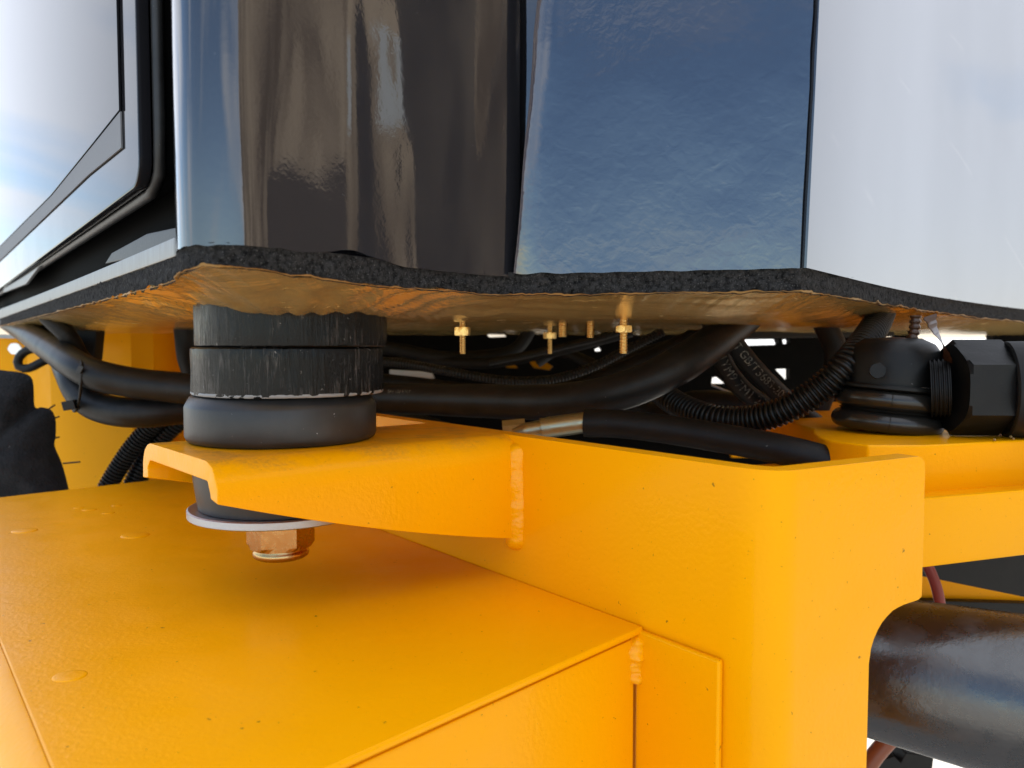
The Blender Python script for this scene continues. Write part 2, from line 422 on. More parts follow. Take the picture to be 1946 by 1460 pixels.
# ------------------------------------------------------------------ ground and unseen shed added for the pillar's reflections
o = mesh('ground', *prism([(-400, -400, -1.30), (400, -400, -1.30), (400, 400, -1.30), (-400, 400, -1.30)], (0, 0, 0.05)), m_ground, smooth=False)
o['kind'] = 'structure'; o['label'] = 'pale sunlit concrete ground under the machine'
wh = thing('reflection_shed', 'unseen brown shed added to be mirrored in the corner pillar', 'building', (7.5, -1.5, -1.25))
mesh('wall', *box((9.0, -2.5, 2.25), (1.5, 0, 0), (0, 5.0, 0), (0, 0, 3.5)), m_brown, wh, smooth=False)
mesh('door', *box((7.48, -0.2, 0.2), (0.03, 0, 0), (0, 1.0, 0), (0, 0, 1.45)), m_door, wh, smooth=False)  # added for the darker part of the pillar's reflection
mesh('glint_board', *box((7.47, 1.25, 2.45), (0.03, 0, 0), (0, 0.24, 0), (0, 0, 0.48)), m_white, wh, smooth=False)  # white board added for the pale patch mirrored in the pillar
mesh('roof', *box((9.0, -2.5, 5.82), (1.7, 0, 0), (0, 5.2, 0), (0, 0, 0.06)), m_door, wh, smooth=False)

# ------------------------------------------------------------------ cab
ZB = 0.035
A = Vector((-0.134, 0.318)); DL = Vector((-0.713, 1.100)) - A; DL.normalize()      # plan line of the door side
ctrl = [tuple(A), (-0.1275, 0.3020), (-0.1195, 0.2905), (-0.110, 0.2850), (-0.0995, 0.2855), (-0.0905, 0.2925), (-0.081, 0.3045), (-0.066, 0.324), (-0.050, 0.3465), (-0.032, 0.3700), (-0.015, 0.3890), (0.004, 0.4060)]
pil = [(p.x, p.y) for p in catmull([(a, b, 0) for a, b in ctrl], 8)]
C0 = Vector((0.001, 0.4040)); D0 = Vector((0.1355, 0.3735))
E = [(0.139, 0.375), (0.22, 0.4795), (0.30, 0.577), (0.38, 0.6655), (0.46, 0.748), (0.54, 0.826), (0.75, 1.025), (1.1, 1.35)]
cab = thing('operator_cab', 'black glossy cab corner with felt and golden foil lined floor resting above the yellow frame', 'vehicle cab', (0, 0.6, ZB))
zt = 1.55
bot = [0.0009 * fn((i * 0.22, 3.1, 0)) + 0.0026 * exp(-((i - 56) / 4.0) ** 2) for i in range(len(pil))]
def zlo_p(i):
    return ZB + 0.0006 + bot[i] + (-0.0015 if i > 60 else 0) * sstep(60, 66, i)
V, Fc = sweep_wall(pil, zlo_p, lambda i: zt, 0.002, nz=40, lean=lambda i, z: Vector((0.0, 0, 0)))
mesh('corner_pillar', V, Fc, m_pillar, cab, label='glossy black wrapped corner pillar')
# rippled film panel C-D, its left edge leans to the right going up
NP = 40
cd = [C0.lerp(D0, i / NP) for i in range(NP + 1)]
def lean_cd(i, z):
    t = i / NP; h = max(0, z - ZB)
    curl = 0.0055 * exp(-t / 0.045)
    e = (0.085 * (1 - t) + 0.030 * t) * min(h, 0.3) + 0.0008 * fn((z * 60, t * 3, 1.7)) * (1 if i in (0, NP) else 0.3)
    return Vector((e, -curl - 0.0012 * fn((t * 2.2, z * 9, 5.0)), 0))
V, Fc = sweep_wall([tuple(p) for p in cd], lambda i: ZB + 0.0008 + 0.0008 * fn((i * 0.35, 0, 9)), lambda i: zt, 0.0015, nz=90, lean=lean_cd)
mesh('film_panel', V, Fc, m_pillar2, cab, label='rippled glossy black film panel tinted with sky blue')
# dark backing in the crease at D and behind the film
V, Fc = sweep_wall([(-0.004, 0.4145), (0.1375, 0.3835), (0.150, 0.398)], lambda i: ZB + 0.002, lambda i: zt, 0.004, lean=lambda i, z: Vector((0.03 * min(max(z - ZB, 0), .3), 0, 0)))
mesh('inner_panel', V, Fc, m_pillar, cab)
es = [(p.x, p.y) for p in catmull([(a, b, 0) for a, b in E], 8)]
V, Fc = sweep_wall(es, lambda i: ZB + 0.0012, lambda i: zt, 0.003, nz=20, lean=lambda i, z: Vector((0.030 * min(max(z - ZB, 0), .3), 0.0008 * fn((i * .1, z * 6, 2)), 0)))
mesh('side_panel', V, Fc, m_panel, cab, label='pale sky-reflecting side panel')
# sill strip
def L(s, off=0.0):       # point on the door-side line, off > 0 goes into the cab
    p = A + DL * s; n_ = Vector((-DL.y, DL.x)); n_ = n_ if n_.x > 0 else -n_
    return p + n_ * off
V, Fc = sweep_wall([tuple(L(s)) for s in [0.004 + 1.9 * i / 60 for i in range(61)]][::-1], lambda i: ZB + 0.0005, lambda i: ZB + 0.0085 + 0.010 * (1 - sstep(0, 60, i) ), 0.012)
mesh('door_sill', V, Fc, m_alu, cab, bevel=0.001, label='pale metal strip under the door opening')
# recess behind the door
V, Fc = sweep_wall([tuple(L(s, 0.022)) for s in (-0.006, 0.3, 0.8, 1.9)][::-1], lambda i: ZB + 0.004, lambda i: zt, 0.004)
mesh('door_recess', V, Fc, m_seal, cab)
# thin return next to the pillar
V, Fc = sweep_wall([tuple(L(0.0015, 0.001)), tuple(L(0.0015, 0.022))], lambda i: ZB + 0.006, lambda i: zt, 0.002)
mesh('pillar_return', V, Fc, m_rub, cab)
# door in its own plane
PA = Vector((A.x, A.y, 0)); NN = Vector((L(0, 1).x - A.x, L(0, 1).y - A.y, 0)); D3 = Vector((DL.x, DL.y, 0))
def sz(px, py):
    p = onplane(px, py, PA, NN); return ((p - PA).dot(D3), p.z)
def P3(s, z, off=0.0): return PA + D3 * s + NN * off + Vector((0, 0, z))
def ext_line(a, b, s):
    (s0, z0), (s1, z1) = a, b; return z0 + (z1 - z0) * (s - s0) / (s1 - s0)
sR, _ = sz(262, 200)
c1 = sz(250, 372); c2 = sz(0, 548)
SM = 1.55
low = [(sR, zt - .05), (sR, sz(262, 300)[1])]
zc = sz(262, 352)[1]
for k in range(9):
    a = pi / 2 * k / 8; r_ = 0.016
    low.append((sR + r_ * (1 - cos(a)) , zc + 0.012 - 0.012 * sin(a) * 1.0 + ext_line(c1, c2, sR + r_ * (1 - cos(a))) * 0 ))
zend = ext_line((low[-1][0], low[-1][1]), c2, SM)
door = [P3(s, z) for s, z in low] + [P3(SM, zend), P3(SM, zt - .05)]
V, Fc = prism(door, NN * 0.006)
mesh('door_skin', V, Fc, m_doorskin, cab, bevel=0.0015, label='glossy door skin mirroring the sky')
V, Fc = prism([p + NN * 0.0065 + D3 * 0.0015 + Vector((0, 0, .001)) for p in door], NN * 0.013)
mesh('door_seal', V, Fc, m_seal, cab, bevel=0.003)
# rolled bead down the door edge
bead = [P3(low[0][0] - 0.0005, low[0][1], 0.009)] + [P3(s - 0.0006, z - 0.0006, 0.009) for s, z in low[1:]] + [P3(SM, zend, 0.009)]
V, Fc = tube(resample(bead, 0.02), 0.0028, 12); mesh('door_bead', V, Fc, m_rub, cab, ang=60)
sG = sz(231, 150)[0]; g1 = sz(231, 212); g2 = sz(180, 275); g3 = sz(100, 372); g4 = sz(0, 470)
gl = [P3(sG, zt - .06, -0.0015), P3(sG, g1[1], -0.0015), P3(*g2, -0.0015), P3(*g3, -0.0015), P3(*g4, -0.0015), P3(SM, ext_line(g3, g4, SM), -0.0015), P3(SM, zt - .06, -0.0015)]
V, Fc = prism(gl, NN * 0.0013); mesh('door_window', V, Fc, m_glass, cab, bevel=0.0004, label='sky-reflecting door glass')
b1 = sz(231, 285); b2 = sz(170, 334); b4 = sz(0, 497)
bd = [P3(sG, g1[1] - .0006, -0.001), P3(g2[0], g2[1] - .0006, -0.001), P3(g3[0], g3[1] - .0006, -0.001), P3(g4[0], g4[1] - .0006, -0.001), P3(SM, ext_line(g3, g4, SM) - .001, -0.001), P3(SM, ext_line(b2, b4, SM), -0.001), P3(*b4, -0.001), P3(*b2, -0.001), P3(sG, b1[1], -0.001)]
V, Fc = prism(bd, NN * 0.0008); mesh('window_band', V, Fc, m_grey, cab, label='matt grey band below the glass')
# rubber flap lying in the recess
f = [sz(333, 414), sz(230, 440), sz(170, 478), sz(158, 500), sz(250, 478), sz(333, 444)]
V, Fc = prism([P3(s, z, 0.012) for s, z in f], NN * 0.004); mesh('rubber_flap', V, Fc, m_rub, cab, bevel=0.001)
f = [sz(65, 505), sz(45, 520), sz(0, 548), sz(0, 556), sz(40, 540)]
V, Fc = prism([P3(s, z, 0.004) for s, z in f], NN * 0.003); mesh('door_clip', V, Fc, m_alu, cab, bevel=0.0006)
# roof and back close the cab
rf = [tuple(L(1.9))] + [(-0.134, 0.318), (-0.105, 0.285), (0, 0.405), (0.137, 0.374), (0.508, 0.79), (1.1, 1.36), (1.1, 2.6), (-1.3, 2.6)]
V, Fc = prism([(x, y, zt) for x, y in rf], (0, 0, 0.03)); mesh('roof', V, Fc, m_panel, cab, smooth=False)
V, Fc = box((-0.1, 2.6, 0.8), (1.2, 0, 0), (0, 0.01, 0), (0, 0, 0.76)); mesh('rear_panel', V, Fc, m_panel, cab, smooth=False)

# outline Y(x)
OUT = [tuple(L(1.9)), tuple(L(1.0)), tuple(L(0.5)), tuple(L(0.2)), tuple(L(0.08))] + [p for p in pil[1:-2:2]] + [(0.02, 0.3998), (0.06, 0.3908), (0.10, 0.3817), (0.128, 0.3755), (0.137, 0.3755), (0.145, 0.384)] + [p for p in es[4:]]
OUT = sorted(OUT)
def outY(x):
    if x <= OUT[0][0]: return OUT[0][1]
    for a, b in zip(OUT, OUT[1:]):
        if a[0] <= x <= b[0]:
            return a[1] + (b[1] - a[1]) * (x - a[0]) / max(1e-9, b[0] - a[0])
    return OUT[-1][1]
def edgez(x):
    z = 0.0250 + 0.0030 * exp(-((x + 0.103) / 0.022) ** 2) + 0.0007 * fn((x * 45, 0, 0)) * (0.2 + 0.8 * sstep(-0.12, -0.06, x)) + 0.0009 * fn((x * 160, 4, 0)) + 0.0005 * fn((x * 520, 8, 0))
    z -= 0.002 * sstep(0.2, 0.5, x) 
    if x > 0.22: z += 0.0015 * fn((x * 60, 9, 3)) + 0.0015 * max(0, fn((x * 130, 2, 3)))
    return z
def foilz(x, y, ye):
    d = y - ye
    z = edgez(x) * (1 - sstep(0, 0.10, d)) + 0.0150 * sstep(0, 0.10, d)
    # wrinkles, finer towards the edge and round the mount
    a = 1 - 0.5 * sstep(0.0, 0.5, d)
    z += a * 0.0011 * fn((x * 9 + y * 3, y * 60 - x * 10, 0)) + a * 0.0005 * fn((x * 30, y * 160, 4)) + 0.0016 * fn((x * 14, y * 10, 7)) * sstep(0, .03, d)
    r = math.hypot(x + 0.118, y - 0.43)
    th = math.atan2(y - 0.43, x + 0.118)
    z += 0.0012 * sin(th * 26 + 5 * fn((r * 40, th, 0))) * exp(-((r - 0.075) / 0.035) ** 2)
    return z
xs = []
x = -1.2
while x < 1.08:
    xs.append(x); Yx = outY(x); x += max(0.0008, 0.0016 * (Yx / 0.4) ** 1.3 * (1 if Yx < .6 else 2.0))
NY = 90
V = []; Fc = []
for x in xs:
    ye = outY(x) - 0.0015 + 0.0015 * fn((x * 140, 1, 1)) + 0.0008 * fn((x * 500, 1, 1))
    for k in range(NY + 1):
        t = (k / NY) ** 2.2; y = ye + (2.3 - ye) * t
        V.append((x, y, foilz(x, y, ye)))
for i in range(len(xs) - 1):
    for k in range(NY):
        a = i * (NY + 1) + k; Fc.append((a, a + 1, a + NY + 2, a + NY + 1))
mesh('foil_lining', V, Fc, m_foil, cab, ang=80, label='crinkled golden foil under the cab floor')
# torn lip of the foil: a thin uneven ribbon along the edge
V = []; Fc = []
for i, x in enumerate(xs):
    ye = outY(x) - 0.0018 + 0.0015 * fn((x * 140, 1, 1)) + 0.0008 * fn((x * 500, 1, 1)); z = edgez(x)
    h = max(0.00006, 0.0009 * fn((x * 60, 7, 7)) + (0.0012 * max(0, fn((x * 350, 7, 2))) if x < 0 else 0.0003))
    V += [(x, ye - 0.0002, z - 0.0002), (x, ye - 0.0008, z + h), (x, ye + 0.0006, z + h * 0.6)]
for i in range(len(xs) - 1):
    a = i * 3; Fc += [(a, a + 3, a + 4, a + 1), (a + 1, a + 4, a + 5, a + 2)]
mesh('foil_edge', V, Fc, m_foiledge, cab, ang=80, label='torn pale edge of the foil')
# felt layer between panels and foil
V = []; Fc = []; NZ = 10
for x in xs:
    y0 = outY(x); z0 = edgez(x) - 0.0005; z1 = ZB + 0.0015
    for k in range(NZ + 1):
        t = k / NZ; z = z0 + (z1 - z0) * t
        rg = 0.0014 * fn((x * 300, z * 420, 1)) + 0.0012 * fn((x * 90, z * 120, 4)) + (0.0022 * fn((x * 120, z * 200, 9)) if x > .22 else 0)
        V.append((x, y0 + 0.0012 + rg + 0.0008 * sin(pi * t), z))
    V.append((x, y0 + 0.02, z1))
for i in range(len(xs) - 1):
    for k in range(NZ + 1):
        a = i * (NZ + 2) + k; Fc.append((a, a + 1, a + NZ + 3, a + NZ + 2))
mesh('felt_layer', V, Fc, m_foam, cab, ang=80, label='rough black felt edge of the cab floor')
# loose fibres on the felt at the right-hand side
V = []; Fc = []
for q in range(520):
    x = random.uniform(0.16, 0.72) if q < 400 else random.uniform(-0.6, 0.16)
    y0 = outY(x); p = Vector((x, y0, random.uniform(0.024, 0.0355))); d = Vector((random.gauss(0, 1), -abs(random.gauss(0, 1)) * .8, random.gauss(0.2, 1))).normalized() * random.uniform(0.001, 0.0035)
    pp = [p, p + d * .5 + Vector((0, 0, .0003)), p + d]; vv, ff = tube(pp, 0.00007, 3); b = len(V); V += vv; Fc += [tuple(i + b for i in f_) for f_ in ff]
o = mesh('fibres', V, Fc, m_foam, cab, ang=80); o['kind'] = 'stuff'
fp = [(x_, outY(x_) + 0.02) for x_ in [-1.15 + 0.05 * k for k in range(43)]]
V, Fc = prism([Vector((x_, y_, 0.032)) for x_, y_ in fp] + [Vector((0.95, 2.4, 0.032)), Vector((-1.15, 2.4, 0.032))], (0, 0, 0.004)); mesh('floor_plate', V, Fc, m_dark, cab, smooth=False)

# ------------------------------------------------------------------ yellow frame
ZT = -0.051
S1 = atz(1000, 831, ZT); S2 = atz(1385, 886, ZT)
US = (S2 - S1).normalized(); NS = Vector((-US.y, US.x, 0));           # NS points away from the box side
if NS.x < 0: NS = -NS
Q1 = atz(1520, 893, ZT); Q2 = atz(1759, 866, ZT); UQ = (Q2 - Q1).normalized()
dk = onplane(1225, 1190, S1, NS); ZD = dk.z
print('deck z', ZD, 'US', US, 'UQ', UQ, 'S2', S2, 'Q1', Q1, 'Q2', Q2)
frame = thing('machine_frame', 'bright yellow steel frame with folded side plate, mount bracket and flat deck', 'machine frame', (S2.x, S2.y, -0.45))
# folded side plate
P = [S2 - US * s for s in (0.62, 0.5, 0.4, 0.3, 0.2, 0.15, 0.1, 0.05, 0.02)] + [S2]
corner = isect2(S1, S2, Q1, Q2)
for k in range(1, 12):
    t = k / 12; P.append(S2 * (1 - t) ** 2 + corner * 2 * t * (1 - t) + Q1 * t * t)
P.append(Q1)
NQ = Vector((UQ.y, -UQ.x, 0)); NQ = NQ if NQ.y < 0 else -NQ
def sq(px, py):
    p = onplane(px, py, Q1, NQ); return (p - Q1).dot(UQ), p.z
smax = (Q2 - Q1).length
notch = [sq(*q) for q in ((1760, 1105), (1758, 1128), (1745, 1141), (1722, 1148), (1700, 1158), (1680, 1178), (1664, 1205), (1655, 1235), (1650, 1275), (1648, 1330), (1645, 1460))]
zends = -0.46
TH = 0.011
sb = notch[-1][0]; zends = -0.46
def nz_(s):          # height of the notch curve above s
    q = sorted(notch)
    for a_, b_ in zip(q, q[1:]):
        if a_[0] <= s <= b_[0]: return a_[1] + (b_[1] - a_[1]) * (s - a_[0]) / max(1e-9, b_[0] - a_[0])
    return q[-1][1]
st = [smax * k / 6 for k in range(1, 4)] + [sb]
ss = [sb + (smax - sb) * v for v in (0.02, 0.05, 0.10, 0.17, 0.25, 0.34, 0.44, 0.55, 0.66, 0.77, 0.87, 0.94, 0.985, 1.0)]
st = [v for v in st if v <= sb]
n0 = len(P)
for v in st + ss: P.append(Q1 + UQ * v)
lo = [zends] * (n0 + len(st)) + [nz_(v) for v in ss]
def hi_(i):
    if i < n0: return ZT
    v = (st + ss)[i - n0]; d = smax - v
    R_ = 0.0055
    return ZT if d > R_ else ZT - R_ + math.sqrt(max(0, R_ * R_ - (R_ - d) ** 2))
P2 = [(p.x, p.y) for p in P][::-1]; lo2 = lo[::-1]; NPn = len(P)
V, Fc = sweep_wall(P2, lambda i: lo2[i], lambda i: hi_(NPn - 1 - i), -TH, nz=1)
if (V[len(V) // 2] - V[0]).dot(NQ) > 0: V, Fc = sweep_wall(P2, lambda i: lo2[i], lambda i: hi_(NPn - 1 - i), TH, nz=1)
mesh('side_plate', V, Fc, m_yel, frame, bevel=0.0016, seg=3, ang=30, bang=60, label='long folded yellow side plate with a curved notch at its right edge')
# mount bracket: inverted channel
F0 = atz(412, 882, ZT); F1 = atz(983, 829, ZT); R0 = atz(270, 838, ZT)
WB = (F1 - F0).normalized(); NB = Vector((-WB.y, WB.x, 0)); WD = (R0 - F0).dot(NB); skew = (R0 - F0).dot(WB)
F1 = isect2(F0, F1, S1, S2)
LB = (F1 - F0).length
zl = onplane(417, 959, F0, NB).z; zr = onplane(960, 1030, F0, NB).z
zlr = onplane(264, 908, R0, NB).z
print('bracket', WD, skew, LB, zl, zr, zlr)
TK = 0.0090; RO = 0.0145
def section(zb, zbr):
    o_ = [(0, zb), (0, zb * .5 + .5 * (ZT - RO))] + [(RO - RO * cos(a), ZT - RO + RO * sin(a)) for a in [pi / 2 * k / 8 for k in range(9)]]
    o_ += [(WD * q, ZT) for q in (0.3, 0.5, 0.7)] + [(WD - RO + RO * sin(a), ZT - RO + RO * cos(a)) for a in [pi / 2 * k / 8 for k in range(9)]] + [(WD, zbr)]
    ri = RO - TK
    i_ = [(TK, zb + .001), (TK, zb * .5 + .5 * (ZT - RO))] + [(RO - ri * cos(a), ZT - RO + ri * sin(a)) for a in [pi / 2 * k / 8 for k in range(9)]]
    i_ += [(WD * q, ZT - TK) for q in (0.3, 0.5, 0.7)] + [(WD - RO + ri * sin(a), ZT - RO + ri * cos(a)) for a in [pi / 2 * k / 8 for k in range(9)]] + [(WD - TK, zbr + .001)]
    return o_, i_
V = []; Fc = []; K = 24
for j in range(K + 1):
    t = j / K
    o_, i_ = section(zl + (zr - zl) * t - 0.0120 * t * (1 - t), zlr + (zr - zlr) * t)
    for n_, z in o_ + i_:
        a = F0 + NB * n_ + WB * (skew * n_ / WD)
        b = isect2(F0 + NB * n_, F0 + NB * n_ + WB, S1, S2) + NS * 0.001
        p = a.lerp(b, t); p.z = z; 
        if j == 0: p += WB * (0.0004 * fn((n_ * 200, z * 200, 0)))
        V.append(p)
n_o = len(o_); n_s = n_o * 2
for j in range(K):
    a = j * n_s; b = a + n_s
    for k in range(n_o - 1):
        Fc.append((a + k, a + k + 1, b + k + 1, b + k)); Fc.append((a + n_o + k, b + n_o + k, b + n_o + k + 1, a + n_o + k + 1))
    Fc.append((a, b, b + n_o, a + n_o)); Fc.append((a + n_o - 1, a + n_s - 1, b + n_s - 1, b + n_o - 1))
for k in range(n_o - 1):
    Fc.append((k, k + n_o, k + n_o + 1, k + 1)); a = K * n_s; Fc.append((a + k, a + k + 1, a + k + n_o + 1, a + k + n_o))
mesh('mount_bracket', V, Fc, m_yel_dusty, frame, bevel=0.0009, bang=55, ang=30, label='folded yellow bracket under the rubber mount')
# weld beads
def weld(name, a, b, r, seed=0, n=60, lab=None, lum=0.10, fine=0.05):
    pts = [a.lerp(b, i / n) for i in range(n + 1)]
    V, Fc = tube(pts, r, 20)
    out = []
    for i, v in enumerate(V):
        k = i // 20; c = pts[min(k, n)]; t = k / n
        e = math.sqrt(max(0.02, 1 - (2 * t - 1) ** 12))
        d = v - c; out.append(c + d * e * (1 + lum * fn((v.x * 90, v.y * 90, v.z * 110 + seed)) + fine * fn((v.x * 300, v.y * 300, v.z * 400 + seed))))
    return mesh(name, out, Fc, m_yel_rough, frame, ang=80, label=lab)
wa = F1 + WB * 0.0022 + NB * 0.0030
weld('weld_bead', Vector((wa.x, wa.y, ZT - 0.004)), Vector((wa.x, wa.y, zr - 0.007)), 0.0078, lab='thick weld bead joining bracket and side plate')
# deck
dR = Vector((dk.x, dk.y, ZD)); dF = atz(620, 1460, ZD); r1 = atz(0, 1225, ZD); r2 = atz(95, 1460, ZD); f1 = atz(0, 945, ZD); f2 = atz(365, 904, ZD)
FL = isect2(dR, dF, r1, r2); BL = isect2(f1, f2, r1, r2); BR = isect2(f1, f2, S1, S2); BR.z = ZD
dR2 = dR - NS * 0.0006
BR2 = BR - NS * 0.0006
print('deck', FL, BL, BR, dR)
V, Fc = prism([FL, dR2, BR2, BL], (0, 0, -0.0035)); mesh('deck_plate', V, Fc, m_yel, frame, bevel=0.0013, seg=3, label='flat yellow deck sheet')
# rolled left rim
UF = (dR - FL).normalized(); UR = (FL - BL).normalized(); out_ = Vector((UR.y, -UR.x, 0)); out_ = out_ if out_.x < 0 else -out_
prof = [(0.0, -0.0002)] + [(0.0145 * sin(a), -0.0145 * (1 - cos(a)) ) for a in [pi / 2 * k / 10 for k in range(1, 11)]] + [(0.0145, -0.03), (0.0175, -0.033), (0.022, -0.034), (0.026, -0.038), (0.026, -0.3)]
V = []; Fc = []
ends = [BL, FL + UR * 0.02]
for e in ends:
    for s, z in prof: V.append(e + out_ * s + Vector((0, 0, z)))
for k in range(len(prof) - 1): Fc.append((k, k + 1, k + 1 + len(prof), k + len(prof)))
mesh('deck_rim', V, Fc, m_yel, frame, ang=50, label='rolled left rim of the deck')
# front face panel below the deck edge
inn = Vector((-UF.y, UF.x, 0)); 
a0 = FL + UF * 0.0 + inn * 0.002; a1 = dR2 - UF * 0.0045 + inn * 0.002
V, Fc = prism([a0 + Vector((0, 0, -0.0050)), a1 + Vector((0, 0, -0.0050)), a1 + Vector((0, 0, -0.33)), a0 + Vector((0, 0, -0.33))], inn * 0.004)
mesh('front_panel', V, Fc, m_yel, frame, bevel=0.0010, label='front sheet of the box below the deck')
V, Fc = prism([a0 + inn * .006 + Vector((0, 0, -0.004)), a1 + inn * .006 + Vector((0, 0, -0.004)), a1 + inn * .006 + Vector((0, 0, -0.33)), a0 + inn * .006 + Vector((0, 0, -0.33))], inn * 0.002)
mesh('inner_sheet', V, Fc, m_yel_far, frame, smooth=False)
# tab plate lying against the side plate
tt0 = onplane(1207, 1203, S1 - NS * .004, NS); tt1 = onplane(1366, 1256, S1 - NS * .004, NS)
tz = ZD - 0.0015
t0 = Vector((tt0.x, tt0.y, tz)); t1 = Vector((tt1.x, tt1.y, tz))
V, Fc = prism([t0, t1, Vector((t1.x, t1.y, tz - 0.33)), Vector((t0.x, t0.y, tz - 0.33))], NS * 0.0036)
mesh('tab_plate', V, Fc, m_yel, frame, bevel=0.0013, seg=3, label='narrow plate lapped on the side plate')
wz = onplane(1210, 1300, t0, NS).z
wp = a1 + UF * 0.0025 + inn * 0.0018
weld('weld_bead', Vector((wp.x, wp.y, ZD - 0.0035)), Vector((wp.x, wp.y, wz)), 0.0058, seed=5, lum=0.35, fine=0.30, lab='short weld at the corner of the box')
# paint blobs / plug welds on the deck
for (px, py, rx, hgt) in ((257, 1018, 0.0095, .0011), (47, 1009, 0.0085, .0009), (170, 969, 0.0055, .0007), (206, 975, 0.0048, .0006), (222, 961, 0.004, .0005), (150, 965, 0.004, .0005), (133, 1285, 0.0065, .0006)):
    c = atz(px, py, ZD); V = []; Fc = []; n = 28
    for j in range(7):
        a = pi / 2 * j / 6; rr = rx * cos(a) if j < 6 else 0.0
        for k in range(n):
            b = 2 * pi * k / n; V.append(c + Vector((max(rr, 1e-5) * cos(b), max(rr, 1e-5) * sin(b) * 0.9, hgt * sin(a) ** 0.8 if a > 0 else 0)))
    for j in range(6):
        for k in range(n): a_ = j * n + k; b_ = j * n + (k + 1) % n; Fc.append((a_, b_, b_ + n, a_ + n))
    mesh('plug_weld', V, Fc, m_yel, frame, ang=80)

# ------------------------------------------------------------------ main rubber mount
MC = Vector((at(538, 800, 0.428).x, 0.428, 0))
mount = thing('rubber_mount', 'black cab mount of stacked round pucks on the folded yellow bracket', 'mount', (MC.x, MC.y, -0.0515))
V, Fc = lathe(MC, [(0.001, ZT + .0003), (0.0475, ZT + .0003), (0.0492, -0.0495), (0.0500, -0.0475), (0.0500, -0.0325), (0.0496, -0.0315), (0.0472, -0.0272), (0.046, -0.0265), (0.001, -0.0265)], 128)
mesh('rubber_puck', V, Fc, m_puck, mount, ang=35)
def worn(seed):
    def f_(p, a, r, z):
        if r < 0.02: return Vector((0, 0, 0))
        k = 0.0004 * fn((a * 14, z * 60, seed)) + 0.0002 * fn((a * 70, z * 90, seed))
        return Vector((cos(a) * k, sin(a) * k, 0.00025 * fn((a * 30, r * 50, seed + 3))))
    return f_
for dx, z0, z1, sd_ in ((0.0040, -0.0262, -0.0014, 1), (0.0062, -0.0013, 0.0235, 2)):
    pr = [(0.001, z0), (0.0488, z0), (0.0498, z0 + 0.0008)] + [(0.0500, z0 + (z1 - z0) * q / 8) for q in range(1, 8)] + [(0.0498, z1 - 0.0008), (0.0488, z1), (0.001, z1)]
    V, Fc = lathe(MC + Vector((dx, 0, 0)), pr, 180, wob=worn(sd_)); mesh('spacer_disc', V, Fc, m_disc, mount, ang=35)
    if sd_ == 2: continue
    V, Fc = lathe(MC + Vector((dx, 0, 0)), [(0.0494, z0 + 0.0002), (0.05015, z0 + 0.0007), (0.05022, z0 + 0.0014), (0.0500, z0 + 0.002)], 180, wob=lambda p, a, r, z: Vector((cos(a), sin(a), 0)) * (0.0007 * fn((a * 11, z * 500, 3)) + 0.0004 * fn((a * 45, z * 900, 3)) - 0.0002))
    mesh('scuffed_rim', V[:], [q for q in Fc if len(q) == 4], m_scuff, mount, ang=60)
V, Fc = lathe(MC, [(0.001, -0.060), (0.0470, -0.0600), (0.0464, -0.070), (0.0450, -0.080), (0.0440, -0.0862), (0.001, -0.0862)], 96); mesh('lower_rubber', V, Fc, m_puck, mount, ang=35)
V, Fc = lathe(MC + Vector((-0.002, 0, 0)), [(0.001, -0.0866), (0.0470, -0.0866), (0.0478, -0.0872), (0.0478, -0.0906), (0.0470, -0.0912), (0.001, -0.0914)], 128); mesh('washer', V, Fc, m_zinc, mount, ang=30)
V, Fc = hexprism(MC + Vector((-0.0022, 0, 0)), 0.0180, -0.1105, -0.0915, rot=radians(13), ch=0.12); nut = mesh('lock_nut', V, Fc, m_gold, mount, smooth=False)
V, Fc = lathe(MC + Vector((-0.0022, 0, 0)), [(0.001, -0.1100), (0.0142, -0.1100), (0.0141, -0.1112), (0.0148, -0.1122), (0.0152, -0.1136), (0.0148, -0.1150), (0.0135, -0.1160), (0.0090, -0.1163), (0.0080, -0.1145), (0.001, -0.1143)][::-1], 64); mesh('collar', V, Fc, m_gold, nut, ang=40)

